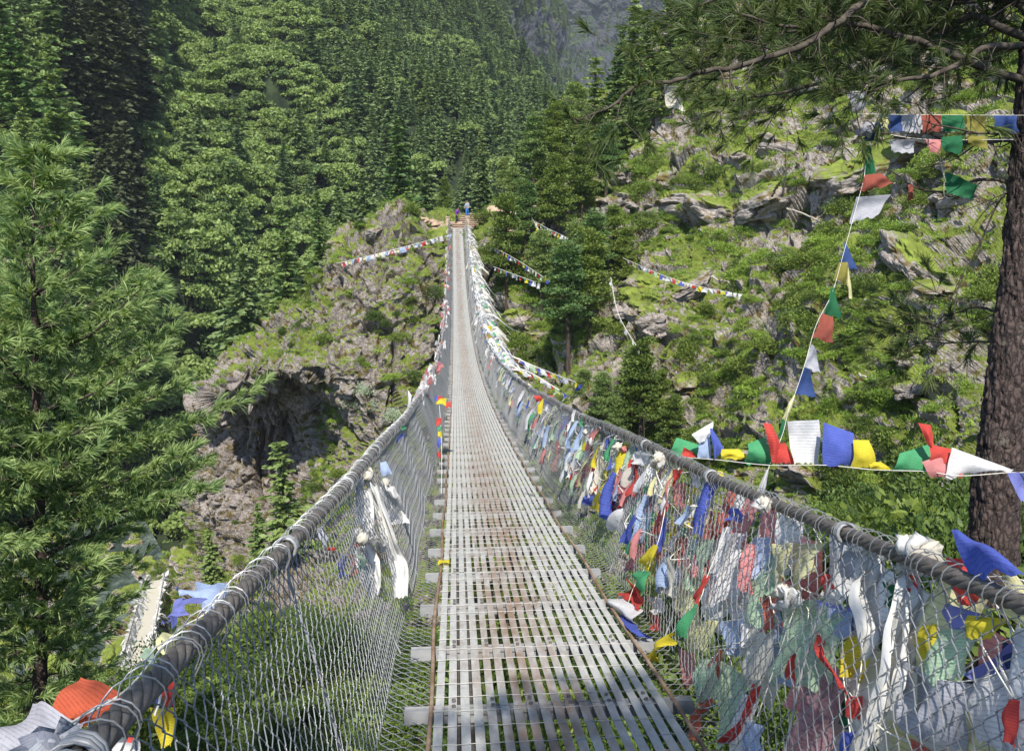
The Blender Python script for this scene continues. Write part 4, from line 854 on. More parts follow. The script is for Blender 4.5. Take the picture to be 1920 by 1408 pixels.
# right pine: trunk, limbs, twigs, needles
def right_pine():
    r = np.random.default_rng(9); base = np.array(P(1842, 1420, 7)); root = empty('pine_tree', base); tag(root, 'big dark pine trunk at the right edge with limbs reaching over the hillside', 'pine')
    def pt(o): o.parent = root; o.matrix_parent_inverse = Matrix.Translation(-root.location); return o
    tp = np.array([P(1842, 1420, 7), P(1850, 1200, 7), P(1860, 1060, 7), P(1869, 912, 7), P(1883, 800, 7), P(1897, 650, 7), P(1916, 500, 7), P(1931, 287, 7), P(1945, 100, 7), P(1960, -150, 7.05), P(1975, -500, 7.1), P(1985, -1000, 7.1), P(1990, -1700, 7)])
    tp = resample(tp, 420); n = 420; k = 72; rad = np.linspace(.215, .09, n); an = np.arange(k)*2*np.pi/k
    V = tp[:, None]+rad[:, None, None]*np.stack([np.cos(an), np.sin(an), 0*an], 1)[None]
    cyl = np.stack([np.cos(an)[None]*1.0+0*rad[:, None], np.sin(an)[None]+0*rad[:, None], tp[:, 2][:, None]*.9/.22+0*an[None]], -1); F1, F2, vv = worley(cyl*3.4*np.array([1, 1, .45]), 77)
    disp = .016*(vv-.5)-.024*np.clip(.2-(F2-F1), 0, .2)/.2+.008*fbm(cyl*5, 3)
    V = V+disp[..., None]*np.stack([np.cos(an), np.sin(an), 0*an], 1)[None]; mb = MB(); mb.add(V.reshape(-1, 3), grid_faces(n, k, True)); pt(mb.build('trunk', M['bark2'], smooth=True))
    B = [([(1925,154,7),(1800,111,6.9),(1715,77,6.8),(1630,47,6.7),(1570,40,6.6),(1527,43,6.5),(1442,32,6.4),(1365,4,6.3)], .035, 1),
         ([(1925,70,7),(1826,34,7.3),(1766,64,7.4),(1715,85,7.5),(1638,115,7.6),(1587,137,7.7),(1548,152,7.8),(1467,171,7.9),(1416,177,8),(1356,186,8)], .034, 1),
         ([(1930,-60,7),(1750,-40,6.6),(1630,0,6.3),(1570,43,6.1),(1527,73,6),(1467,103,5.9),(1399,126,5.8),(1339,141,5.7),(1271,162,5.6),(1198,175,5.5),(1151,214,5.4),(1095,240,5.4)], .032, .5),
         ([(1915,85,7),(1850,90,6.8),(1800,124,6.6),(1741,150,6.5),(1700,160,6.4),(1634,165,6.3),(1560,190,6.3)], .03, .8),
         ([(1925,262,7),(1860,262,6.9),(1741,261,6.8),(1690,254,6.7),(1650,246,6.6)], .024, .0),
         ([(1925,255,7),(1880,250,6.8),(1783,239,6.6),(1728,222,6.5)], .014, 0),
         ([(1915,345,7),(1837,340,7.2),(1770,359,7.3),(1717,351,7.4),(1669,321,7.5)], .016, .1),
         ([(1912,355,7),(1875,362,7.1),(1837,449,7.2),(1804,505,7.3),(1789,569,7.3)], .012, .15),
         ([(1930,20,7),(1820,-30,7.6),(1700,-50,8),(1560,-40,8.3),(1450,-20,8.5),(1330,10,8.8),(1280,40,9)], .03, 1.2),
         ([(1930,-120,7),(1780,-90,7.8),(1650,-60,8.3),(1500,10,8.7),(1420,60,9),(1340,90,9.1)], .03, 1.2),
         ([(1900,640,7),(1840,640,7.4),(1780,640,7.8),(1730,640,8.1),(1690,655,8.3)], .012, 1.1),
         ([(1898,600,7),(1850,580,7.5),(1800,590,8.0),(1760,610,8.4),(1700,610,8.6)], .012, .9)]
    for k in range(16):   # upper canopy seen along the top edge
        x0 = r.uniform(1330, 1850); y0 = r.uniform(-120, 95); zz0 = r.uniform(6.3, 9.5); B.append(([(1935, y0-r.uniform(-60, 120), 7), ((x0+1935)/2, y0-r.uniform(20, 70), (7+zz0)/2), (x0, y0, zz0), (x0-r.uniform(60, 130), y0+r.uniform(-10, 55), zz0+.2)], .016, 1.5))
    # unseen limbs added out of frame to shade the trunk
    for k in range(10):
        a = -math.pi/2+r.uniform(-.45, .35); z = r.uniform(3.0, 7.5); L = r.uniform(2.2, 4.2); s0 = tp[min(419, int(np.searchsorted(tp[:, 2], z)))]; d = np.array([math.cos(a), math.sin(a), 0]); B.append(([tuple(s0), tuple(s0+d*L*.4+[0, 0, .1]), tuple(s0+d*L*.75+[0, 0, .25]), tuple(s0+d*L+[0, 0, .2])], .03, 1.3))
    C = []; D = []; tw = MB()
    for pts, rad, dens in B:
        if abs(pts[0][0]) > 100: w = np.array([P(*q) for q in pts])
        else: w = np.array(pts)
        L = np.linalg.norm(np.diff(w, axis=0), axis=1).sum(); m = max(12, int(L/.07)); w = resample(w, m); w += np.cumsum(r.normal(0, .006, w.shape), 0); bm = MB(); tube(bm, w, np.linspace(rad, rad*.22, m), 8); pt(bm.build('limb', M['twig'], smooth=True))
        t = np.gradient(w, axis=0); t /= np.linalg.norm(t, axis=1)[:, None]
        for i in range(2, m):
            if r.random() < .75:
                s = np.cross(t[i], [0, 0, 1.])*r.choice([-1, 1]); d = t[i]*r.uniform(.3, 1)+s*r.uniform(.2, 1)+np.array([0, 0, r.uniform(-.75, .5)]); ln = r.uniform(.15, .75)*(1.25-i/m); e = w[i]+d*ln; mid = (w[i]+e)/2+[0, 0, r.uniform(-.08, .06)]; q = resample(np.array([w[i], mid, e]), 6); tube(tw, q, np.linspace(.0065, .0025, 6), 4, cap=False)
                fr = i/m
                if r.random() < dens*(.45+.7*fr):
                    C.append(q[-1]); D.append(d+[0, 0, .5])
                    for _ in range(3 if dens > .6 else 1):
                        d2 = d+r.normal(0, .7, 3); e2 = q[3]+d2*.25; tube(tw, [q[3], e2], [.003, .002], 3, cap=False); C.append(e2); D.append(d2+[0, 0, .5])
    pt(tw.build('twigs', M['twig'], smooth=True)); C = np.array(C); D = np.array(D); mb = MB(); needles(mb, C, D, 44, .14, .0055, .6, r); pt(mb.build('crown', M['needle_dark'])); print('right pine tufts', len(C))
right_pine()
# unseen pine added behind the camera so its crown shades the near deck
pine_near('pine_tree', (.2, -4.4, -2.2), (.3, -3.9, 7.0), lambda z: float(np.interp(z, [0, 1, 3, 5], [.1, .8, 1.5, 1.3])), 'unseen pine added behind the near end of the bridge to shade the deck', 11, zlow=4.5, nper=24, L=.16, w=.012)
print('pines ok')
# ------------------------------------------------------------------ prayer flags
def keep(o, root, label=None):
    o.parent = root; o.matrix_parent_inverse = Matrix.Translation(-root.location)
    if label: o['label'] = label
    return o
def cloth_mb(c4, bulge=.04, seed=0, n=12, fray=.05, twist=0.):
    "cloth patch between world corners tl,tr,br,bl with creases and a wind-blown belly"
    r = np.random.default_rng(seed); c = np.array([tuple(q) for q in c4], float); u = np.linspace(0, 1, n); U, V = np.meshgrid(u, u); U = U[..., None]; V = V[..., None]
    G = (1-V)*((1-U)*c[0]+U*c[1])+V*((1-U)*c[3]+U*c[2]); nn = np.cross(c[1]-c[0]+c[2]-c[3], c[3]-c[0]+c[2]-c[1]); nn /= np.linalg.norm(nn)+1e-9
    size = (np.linalg.norm(c[2]-c[0])+np.linalg.norm(c[3]-c[1]))/2; p1, p2, p3 = r.uniform(0, 6.28, 3); k1 = r.uniform(3, 6); k2 = r.uniform(6, 11)
    env = np.sin(np.pi*np.clip(V*.85+.0, 0, 1))
    d = bulge*size*r.choice([-1, 1])*1.6*env*np.sin(np.pi*(.15+.7*U))+size*.07*np.sin(k1*U+2*V+p1)*(V*.8+.2)+size*.035*np.sin(k2*(U*.8+V*.6)+p2)*(.3+V)+size*.05*vnoise(np.concatenate([U*2.5, V*2.5, 0*U+seed*1.7], 2), seed+9)[..., None]
    G = G+d*nn+.02*size*vnoise(np.concatenate([U*3, V*3, 0*U+seed], 2), seed)[..., None]*(c[1]-c[0])/ (np.linalg.norm(c[1]-c[0])+1e-9)
    edge = (np.abs(V-1) < 1e-6); G = G+edge*fray*size*r.uniform(-1, 1, U.shape)*(c[3]-c[0])/(np.linalg.norm(c[3]-c[0])+1e-9)
    mb = MB(); mb.add(G.reshape(-1, 3), grid_faces(n, n), 0, np.concatenate([U, 1-V], 2).reshape(-1, 2)); return mb
def flag_px(c4, Z, col, root, seed, bulge=.06, label=None, k=None, side=1, n=12, name='flag'):
    if k is not None: c = [net_hit(x, y, side, k) for x, y in c4]
    else:
        Zs = Z if isinstance(Z, (list, tuple)) else [Z]*4; c = [P(x, y, z) for (x, y), z in zip(c4, Zs)]
    return keep(cloth_mb(c, bulge, seed, n).build(name, M[col], smooth=True), root, label or (col+' flag'))
def cord(pts, r, root, mat='cord', name='cord'):
    mb = MB(); pts = np.array([tuple(p) for p in pts]); pts = resample(pts, max(8, len(pts)*4)); tube(mb, pts, r, 5); return keep(mb.build(name, M[mat], smooth=True), root)
SEED = [100]
def sd(): SEED[0] += 1; return SEED[0]
# string A: from the right handrail to the pine trunk, flags blown upward
cA = [(1205,850,6.2),(1245,857,5.8),(1270,857,5.7),(1345,862,5.5),(1440,872,5.3),(1545,872,5.1),(1630,880,5.0),(1675,882,4.9),(1740,884,4.8),(1800,892,4.7),(1890,886,4.6),(1925,885,4.55),(2050,870,4.4)]
rA = empty('prayer_flag_string', P(*cA[0])); tag(rA, 'line of bright fluttering flags stretched from the right handrail to the pine trunk', 'prayer flags')
cord([P(*q) for q in cA], .0025, rA)
for c4, col, b in [(((1268,820),(1315,835),(1305,852),(1250,857)),'green',.1),(((1282,838),(1300,848),(1306,858),(1278,857)),'red',.1),(((1296,815),(1338,790),(1335,812),(1312,832)),'white',.08),
    (((1310,832),(1330,812),(1332,860),(1308,858)),'pale blue',.1),(((1330,803),(1336,803),(1356,845),(1338,860)),'blue',.15),(((1352,842),(1385,842),(1408,860),(1350,860)),'yellow',.1),
    (((1402,832),(1432,820),(1447,868),(1398,860)),'green',.2),(((1395,862),(1440,860),(1447,872),(1402,872)),'green',.1),(((1430,792),(1447,795),(1478,866),(1445,868)),'red',.1),(((1445,835),(1472,830),(1490,868),(1448,868)),'red',.08),
    (((1477,790),(1534,787),(1541,872),(1490,868)),'white',.06),(((1544,792),(1600,812),(1595,873),(1543,872)),'blue',.1),(((1600,825),(1630,825),(1642,876),(1596,873)),'yellow',.2),(((1628,866),(1652,866),(1670,880),(1630,880)),'yellow',.1),
    (((1686,850),(1743,833),(1745,884),(1672,882)),'green',.12),(((1722,793),(1745,797),(1755,845),(1740,835)),'red',.05),(((1742,833),(1785,842),(1790,870),(1745,870)),'red',.08),(((1728,866),(1775,850),(1775,890),(1745,897)),'pink',.1),(((1783,838),(1838,858),(1892,880),(1772,896)),'white',.1),(((1798,888),(1805,888),(1803,896),(1797,896)),'red',.1),
    (((1888,886),(1960,884),(1965,960),(1915,940)),'violet',.1)]:
    zz_ = np.interp(c4[3][0], [q[0] for q in cA], [q[2] for q in cA]); flag_px(c4, zz_, col, rA, sd(), b)
# string B: limb end down to the handrail, shade mixed into the flag colours
cB = [(1620,245,6.7),(1622,320,6.65),(1605,390,6.55),(1583,470,6.45),(1560,550,6.35),(1530,610,6.25),(1510,680,6.15),(1490,740,6.05),(1478,770,6),(1467,815,5.95),(1440,880,5.85),(1420,938,5.75),(1412,940,4.6)]
rB = empty('prayer_flag_string', P(*cB[0])); tag(rB, 'steep line of shade-coloured flags hanging from the limb tip down to the handrail', 'prayer flags')
cord([P(*q) for q in cB[:-1]], .0018, rB)
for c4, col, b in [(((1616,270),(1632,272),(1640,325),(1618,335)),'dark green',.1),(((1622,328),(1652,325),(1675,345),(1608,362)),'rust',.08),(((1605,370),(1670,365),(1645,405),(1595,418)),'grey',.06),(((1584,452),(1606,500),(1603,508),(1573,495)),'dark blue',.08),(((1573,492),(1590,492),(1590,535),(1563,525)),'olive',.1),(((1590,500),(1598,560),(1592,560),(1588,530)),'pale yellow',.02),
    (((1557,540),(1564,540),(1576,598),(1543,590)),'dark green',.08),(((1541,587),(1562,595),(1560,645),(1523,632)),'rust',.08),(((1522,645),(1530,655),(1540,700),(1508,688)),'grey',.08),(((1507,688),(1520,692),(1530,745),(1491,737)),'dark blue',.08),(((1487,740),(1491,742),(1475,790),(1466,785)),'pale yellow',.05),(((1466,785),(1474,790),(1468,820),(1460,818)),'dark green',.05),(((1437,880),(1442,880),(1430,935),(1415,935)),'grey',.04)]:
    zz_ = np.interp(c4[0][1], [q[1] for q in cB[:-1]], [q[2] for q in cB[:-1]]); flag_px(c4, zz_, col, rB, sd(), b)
# string C and its neighbour before the upper trunk, shade put into the colours
rC = empty('prayer_flag_string', P(1640, 215, 6.8)); tag(rC, 'level line of shade-coloured prayer flags crossing the pine trunk just above its lower limb', 'prayer flags'); cord([P(1600,214,6.85),P(1760,216,6.7),P(1990,217,6.5)], .0018, rC)
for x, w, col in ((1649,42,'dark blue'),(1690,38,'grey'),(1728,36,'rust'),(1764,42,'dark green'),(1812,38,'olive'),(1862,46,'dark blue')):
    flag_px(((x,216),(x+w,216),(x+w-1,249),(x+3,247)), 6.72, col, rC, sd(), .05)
rD = empty('prayer_flag_string', P(1640, 262, 6.6)); tag(rD, 'sagging shade-coloured flags draped over the lower bare limb left of the pine trunk', 'prayer flags'); cord([P(1650,250,6.65),P(1740,262,6.6),P(1900,262,6.55)], .002, rD)
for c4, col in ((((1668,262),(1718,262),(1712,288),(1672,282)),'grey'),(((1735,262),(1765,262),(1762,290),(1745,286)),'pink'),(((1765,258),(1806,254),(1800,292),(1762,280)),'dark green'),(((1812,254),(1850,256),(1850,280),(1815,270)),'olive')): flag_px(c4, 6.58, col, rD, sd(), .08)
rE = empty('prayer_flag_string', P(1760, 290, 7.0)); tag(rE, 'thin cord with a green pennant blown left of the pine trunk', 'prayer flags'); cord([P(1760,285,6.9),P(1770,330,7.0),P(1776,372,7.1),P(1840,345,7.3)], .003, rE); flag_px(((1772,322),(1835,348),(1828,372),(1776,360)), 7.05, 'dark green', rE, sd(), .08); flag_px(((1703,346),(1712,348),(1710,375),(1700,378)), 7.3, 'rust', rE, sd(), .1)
def bundle(px, py, Z, r, cols, label, name='cloth_bundle'):
    root = empty(name, P(px, py, Z)); tag(root, label, 'cloth')
    for i, c in enumerate(cols):
        s = sd(); rr = np.random.default_rng(s); u = np.linspace(0, np.pi, 9); v = np.linspace(0, 2*np.pi, 12, endpoint=False); U, V = np.meshgrid(u, v, indexing='ij'); p = np.stack([np.sin(U)*np.cos(V), np.sin(U)*np.sin(V), np.cos(U)], -1)
        p = p*(1+.8*vnoise(p*2.6+s, s)+.35*vnoise(p*6+s, s+1))[..., None]*r*rr.uniform(.5, 1, 3)+np.array(P(px+rr.normal(0, 12), py+rr.normal(0, 14), Z)); mb = MB(); mb.add(p.reshape(-1, 3), grid_faces(9, 12, True), 0, np.stack([U, V], -1).reshape(-1, 2)/3); keep(mb.build('cloth', M[c], smooth=True), root, c+' cloth')
    return root
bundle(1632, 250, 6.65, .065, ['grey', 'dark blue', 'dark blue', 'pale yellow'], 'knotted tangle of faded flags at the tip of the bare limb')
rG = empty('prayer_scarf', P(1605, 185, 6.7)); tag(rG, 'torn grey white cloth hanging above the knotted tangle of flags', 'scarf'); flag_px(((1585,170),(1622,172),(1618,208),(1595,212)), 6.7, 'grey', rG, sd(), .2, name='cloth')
rG = empty('prayer_scarf', P(1262, 170, 5.6)); tag(rG, 'tan cloth caught on the long limb near its left end', 'scarf'); flag_px(((1245,160),(1270,162),(1285,205),(1250,200)), 5.6, 'cream', rG, sd(), .2, name='cloth')

# flags tied to the right netting: (corner pixels, colour, depth factor: >1 outside the net, <1 inside)
NF = {
 'red, blue, yellow and green flags at the far end of the dense flags': [
  (((1183,862),(1191,862),(1194,925),(1165,932)),'red',.98),(((1187,848),(1214,846),(1204,868),(1190,872)),'white',.97),(((1153,910),(1167,910),(1151,986),(1126,965)),'blue',1.01),(((1142,892),(1153,895),(1128,965),(1113,949)),'yellow',1.02),
  (((1167,941),(1188,945),(1170,1005),(1147,988)),'white',1.02),(((1206,956),(1231,958),(1197,1042),(1176,1032)),'green',1.02),(((1220,1000),(1233,1010),(1200,1070),(1170,1068)),'pink',1.03),(((1110,872),(1122,872),(1116,920),(1105,925)),'red',.99),(((1100,925),(1112,930),(1108,948),(1098,945)),'blue',.98),(((1136,820),(1150,822),(1145,860),(1130,855)),'cream',1.01)],
 'twisted string inside the right netting ending in red and white flags beside the deck': [
  (((1249,912),(1258,915),(1246,965),(1240,965)),'white',.965),(((1240,966),(1249,972),(1240,1035),(1227,1018)),'blue',.96),(((1229,1020),(1234,1025),(1216,1070),(1204,1055)),'yellow',.955),(((1195,1070),(1217,1070),(1208,1122),(1192,1090)),'green',.95),
  (((1177,1082),(1202,1114),(1200,1142),(1158,1112)),'red',.94),(((1157,1114),(1200,1142),(1195,1172),(1160,1140)),'white',.94),(((1163,1150),(1178,1158),(1222,1194),(1216,1199)),'blue',.94)],
 'diagonal twisted rope of white, red, green and yellow flags inside the right netting': [
  (((1355,990),(1373,985),(1341,1085),(1330,1070)),'white',.96),(((1321,1078),(1332,1080),(1312,1135),(1302,1124)),'red',.95),(((1303,1131),(1312,1133),(1287,1195),(1272,1190)),'green',.945),(((1210,1228),(1272,1185),(1266,1205),(1232,1243)),'yellow',.94)],
 'faded salmon, yellow and pale green flags under the start of the bright line': [
  (((1263,880),(1282,880),(1268,895),(1256,913)),'red',.96),(((1265,905),(1282,905),(1278,950),(1262,945)),'pink',1.01),(((1285,912),(1307,914),(1303,995),(1280,980)),'yellow',1.02),(((1262,1002),(1288,1006),(1287,1075),(1270,1060)),'salmon',1.02),(((1318,960),(1340,958),(1335,1002),(1318,1010)),'salmon',1.02),(((1344,960),(1366,962),(1360,1000),(1342,1005)),'salmon',1.015),
  (((1290,1010),(1312,1012),(1310,1092),(1290,1096)),'pale green',1.02),(((1314,1010),(1342,1012),(1330,1080),(1312,1092)),'pale green',1.025),(((1233,1030),(1262,1040),(1275,1092),(1235,1115)),'pale blue',1.02),(((1262,1090),(1285,1090),(1280,1150),(1257,1140)),'pale yellow',1.02),(((1215,1118),(1245,1122),(1240,1150),(1210,1146)),'white',1.0),(((1218,1150),(1240,1155),(1232,1182),(1215,1178)),'red',1.01)],
 'big pale flags behind the netting right of the diagonal twisted flags': [
  (((1365,953),(1385,953),(1392,978),(1360,975)),'blue',.98),(((1360,1000),(1402,1002),(1385,1100),(1330,1165)),'white',1.02),(((1340,1050),(1400,1060),(1390,1150),(1325,1160)),'white',1.03),(((1405,1010),(1440,1005),(1430,1085),(1405,1080)),'pale blue',1.02),(((1398,1020),(1412,1020),(1418,1115),(1400,1110)),'pink',1.015),
  (((1290,1160),(1352,1165),(1340,1225),(1285,1215)),'pale yellow',1.03),(((1350,1165),(1390,1160),(1382,1222),(1355,1225)),'pale blue',1.02),(((1390,1150),(1430,1140),(1420,1200),(1392,1210)),'white',1.03),(((1450,1020),(1490,1018),(1480,1085),(1455,1095)),'pale yellow',1.015),(((1490,1018),(1548,1018),(1540,1078),(1488,1125)),'pale yellow',1.02),(((1410,1095),(1450,1060),(1455,1110),(1405,1145)),'pale green',1.02)],
 'light green and red flags low behind the netting close to the deck': [
  (((1310,1235),(1360,1228),(1352,1310),(1300,1330)),'pale green',1.02),(((1345,1235),(1400,1270),(1392,1330),(1338,1395)),'pale green',1.03),(((1345,1215),(1356,1220),(1316,1330),(1300,1325)),'salmon',.99),(((1300,1325),(1316,1330),(1312,1392),(1296,1385)),'salmon',.99),(((1416,1282),(1426,1290),(1360,1392),(1350,1387)),'red',.99),(((1395,1300),(1425,1310),(1410,1408),(1375,1440)),'white',1.03),(((1400,1350),(1430,1360),(1440,1410),(1395,1430)),'pale blue',1.02),
  (((1460,1130),(1530,1125),(1505,1200),(1465,1215)),'pale green',1.03),(((1470,1200),(1515,1195),(1480,1270),(1442,1285)),'pale green',1.035),(((1270,1215),(1305,1225),(1300,1290),(1265,1280)),'pink',1.02),(((1420,1200),(1460,1180),(1440,1260),(1410,1290)),'cream',1.03),(((1428,1120),(1458,1110),(1450,1180),(1420,1185)),'salmon',1.02)],
 'large mauve cloth with red and yellow flags around it behind the netting': [
  (((1530,1190),(1590,1290),(1545,1430),(1455,1410)),'mauve',1.02),(((1530,1185),(1540,1190),(1592,1290),(1575,1295)),'red',1.0),(((1480,1225),(1512,1228),(1505,1275),(1477,1275)),'red',1.03),(((1583,1192),(1628,1195),(1620,1283),(1577,1270)),'yellow',1.02),(((1592,1305),(1620,1305),(1615,1348),(1588,1345)),'red',1.02),(((1575,1290),(1594,1295),(1582,1365),(1570,1350)),'dark green',1.03),(((1580,1372),(1608,1370),(1600,1425),(1572,1415)),'blue',1.02),
  (((1533,1125),(1600,1140),(1595,1200),(1545,1200)),'violet',1.03),(((1560,1140),(1610,1150),(1600,1198),(1550,1195)),'pale blue',1.025),(((1545,1075),(1570,1078),(1565,1105),(1540,1110)),'red',1.02),(((1583,1032),(1620,1035),(1608,1085),(1580,1082)),'grey',1.03)],
 'yellow, violet and grey flags behind the netting in the lower right corner': [
  (((1728,1172),(1760,1170),(1755,1250),(1722,1235)),'yellow',1.02),(((1745,1180),(1830,1182),(1820,1262),(1760,1285)),'pale green',1.03),(((1810,1152),(1892,1160),(1870,1195),(1822,1200)),'yellow',1.01),(((1690,1235),(1750,1270),(1735,1392),(1662,1362)),'grey',1.02),(((1745,1275),(1825,1280),(1800,1408),(1740,1372)),'grey',1.02),(((1830,1275),(1905,1250),(1880,1408),(1830,1385)),'white',1.025),(((1807,1265),(1925,1190),(1925,1245),(1850,1285)),'violet',1.035),
  (((1890,1310),(1912,1312),(1905,1402),(1885,1392)),'red',.99),(((1770,1130),(1840,1150),(1830,1185),(1780,1180)),'violet',1.03),(((1780,1092),(1845,1100),(1840,1135),(1790,1130)),'red',1.02),(((1690,1072),(1720,1080),(1712,1110),(1690,1105)),'red',1.015),(((1655,1090),(1690,1100),(1680,1140),(1660,1135)),'dark green',1.03),(((1895,1060),(1930,1110),(1930,1180),(1880,1150)),'pale yellow',1.03),(((1880,1195),(1925,1190),(1925,1300),(1890,1290)),'dark blue',1.045)]}
LBN = list(NF)
for lb in LBN:
    fl = NF[lb]; root = empty('prayer_flag_string', net_hit(*fl[0][0][0], 1, fl[0][2])); tag(root, lb, 'prayer flags'); pp_ = []
    for c4, col, k in fl: flag_px(c4, None, col, root, sd(), .07, k=k); pp_.append(net_hit((c4[0][0]+c4[1][0])/2, (c4[0][1]+c4[1][1])/2, 1, k))
    cord(pp_, .0025, root)
# big loose flags standing above the handrail in the lower right
for lb, c4, Z, col in (('large blue flag blown up over the right handrail beside the pine trunk', ((1783,992),(1830,1012),(1935,1095),(1822,1088)), (2.5,2.5,2.1,2.35), 'blue'), ('green flag corner poking up behind the right handrail', ((1738,1003),(1750,1015),(1770,1058),(1728,1045)), (2.8,)*4, 'dark green'), ('red flag folded over the right handrail below the blue flag', ((1772,1045),(1812,1048),(1832,1085),(1785,1078)), (2.55,)*4, 'red'),
        ('green flag flapping above the right handrail far along the bridge', ((1085,790),(1098,778),(1111,792),(1092,806)), (9.4,)*4, 'green'), ('small white flag beside the flapping green one on the right handrail', ((1074,770),(1080,768),(1076,790),(1070,790)), (9.5,)*4, 'white'), ('red flag blown out over the right handrail above the netting', ((1000,742),(1036,741),(1036,750),(1005,752)), (14,)*4, 'red'),
        ('blue flag blown out beside the red one above the right handrail', ((1018,752),(1034,748),(1040,760),(1022,762)), (13.5,)*4, 'blue'), ('white flag hanging past the blue one above the right handrail', ((1024,760),(1046,757),(1044,776),(1028,770)), (12.8,)*4, 'white'), ('yellow flag behind the right handrail under the bright flag line', ((1345,882),(1356,884),(1359,910),(1344,908)), (4.8,)*4, 'yellow'),
        ('green flag blown out from the left handrail', ((735,800),(752,795),(763,803),(742,812)), (8.8,)*4, 'green'), ('pink flag blown out from the left handrail below the green one', ((707,826),(716,826),(730,836),(712,836)), (7.9,)*4, 'pink'), ('blue flag lying along the left handrail', ((750,815),(760,812),(742,832),(736,836)), (8.0,)*4, 'blue'), ('pale blue cloth folded over the left handrail', ((712,868),(724,864),(735,888),(716,892)), (5.6,)*4, 'pale blue'),
        ('grey flag folded inside the left netting close to the handrail', ((592,990),(606,986),(616,1008),(608,1028)), (4.2,)*4, 'grey')):
    root = empty('prayer_flag', P(*c4[0], Z[0])); tag(root, lb, 'prayer flag'); flag_px(c4, Z, col, root, sd(), .12, name='cloth')
# long white scarves knotted to the netting
def scarf(lb, line, width, k, side, col='white', bulge=.12):
    "line: pixels down the scarf; width in px"
    root = empty('prayer_scarf', net_hit(*line[0], side, k)); tag(root, lb, 'scarf'); pts = np.array([tuple(net_hit(x, y, side, k)) for x, y in line]); w = np.array(width, float); Zs = pts@np.array(CF); n = 40; p = resample(pts, n); wv = resample((w*Zs/FPX)[:, None], n)[:, 0]; m = 15
    u = np.linspace(-1, 1, m); s = sd(); t = np.linspace(0, 1, n)[:, None]; G = p[:, None]+np.array(CR)*(u[None, :, None]*wv[:, None, None]*.5); fold = np.sin(u[None]*9+t*5+s)*.016+np.sin(u[None]*4-t*9)*.02; G = G+np.array(FW)*fold[..., None]*1.3*np.minimum(1, wv[:, None, None]/.08)+np.array(UP)*(.008*np.sin(t*25+u*3))[..., None]
    mb = MB(); mb.add(G.reshape(-1, 3), grid_faces(n, m), 0, np.zeros((n*m, 2))); o = mb.build('cloth', M[col], smooth=True); keep(o, root); ro = bpy.data.objects
    kn = MB(); v = unit(60)*.03; u_ = np.linspace(0, np.pi, 7); q_ = np.linspace(0, 6.283, 10, endpoint=False); U, V = np.meshgrid(u_, q_, indexing='ij'); q = np.stack([np.sin(U)*np.cos(V), np.sin(U)*np.sin(V), np.cos(U)], -1)*.032+pts[0]+.008*np.sin(U*7+V*3)[..., None]; kn.add(q.reshape(-1, 3), grid_faces(7, 10, True)); keep(kn.build('knot', M['cream'], smooth=True), root)
M['scarf'] = cloth('scarf_silk', (.66, .65, .62), 0, .3)
scarf('long white scarf hanging down inside the left netting', [(690,893),(698,915),(712,955),(730,1010),(748,1060),(752,1120)], [12,20,22,28,34,24], .95, -1, 'scarf')
scarf('square white cloth bag tied to the left netting beside the long scarf', [(722,905),(728,925),(742,955),(748,982)], [14,34,36,40], .95, -1, 'scarf')
scarf('white cloth behind the left netting above the knotted scarf', [(672,905),(682,940),(690,985),(700,1010)], [14,32,30,26], 1.03, -1, 'scarf')
scarf('broad white cloth behind the left netting below the knotted scarf', [(668,1000),(682,1040),(692,1080),(700,1118)], [14,52,46,20], 1.03, -1, 'scarf')
scarf('short white scarf end sticking out level from the left netting', [(680,1010),(695,1012),(712,1022),(716,1036)], [12,22,24,10], .95, -1, 'scarf')
scarf('white scarf hanging behind the right netting, left of the two long ones', [(1636,1030),(1640,1060),(1622,1110),(1640,1180),(1625,1235)], [16,30,60,52,20], 1.02, 1, 'scarf')
scarf('longest white scarf slanting down behind the right netting', [(1700,1062),(1708,1110),(1682,1180),(1668,1270),(1640,1350),(1608,1410)], [18,44,52,44,34,30], 1.02, 1, 'scarf')
scarf('second long white scarf beside the longest one behind the right netting', [(1712,1066),(1718,1120),(1705,1200),(1690,1280),(1668,1330)], [12,34,40,36,20], 1.03, 1, 'scarf')
scarf('crumpled white scarf knotted with a red flag on the right netting', [(1465,1110),(1480,1105),(1478,1130),(1455,1140)], [20,32,34,22], .97, 1, 'scarf')
for lb, px, py, s_ in (('white scarf knot on the right handrail behind the blue bows', 1442, 952, 1.2), ('white scarf knot on the right handrail by the large pale flags', 1700, 1036, 1.5), ('pale scarf knot on the right handrail where the bright line starts', 1245, 862, 1.6), ('white scarf knot on the right handrail near the green flag', 1100, 805, 1.3), ('white cloth bow on the right handrail past the green flag', 1120, 815, 1.2), ('pink tinged scarf knot on the right handrail beyond the faded flags', 1170, 838, 1.2), ('white scarf knot on the left handrail above the long scarf', 690, 888, 1.2)):
    side = -1 if px < 850 else 1; p = net_hit(px, py, side, .99); bu = bundle(px, py, p.dot(CF), .03*s_, ['scarf', 'cream'] if 'pink' not in lb else ['pink', 'cream'], lb, 'scarf_knot')
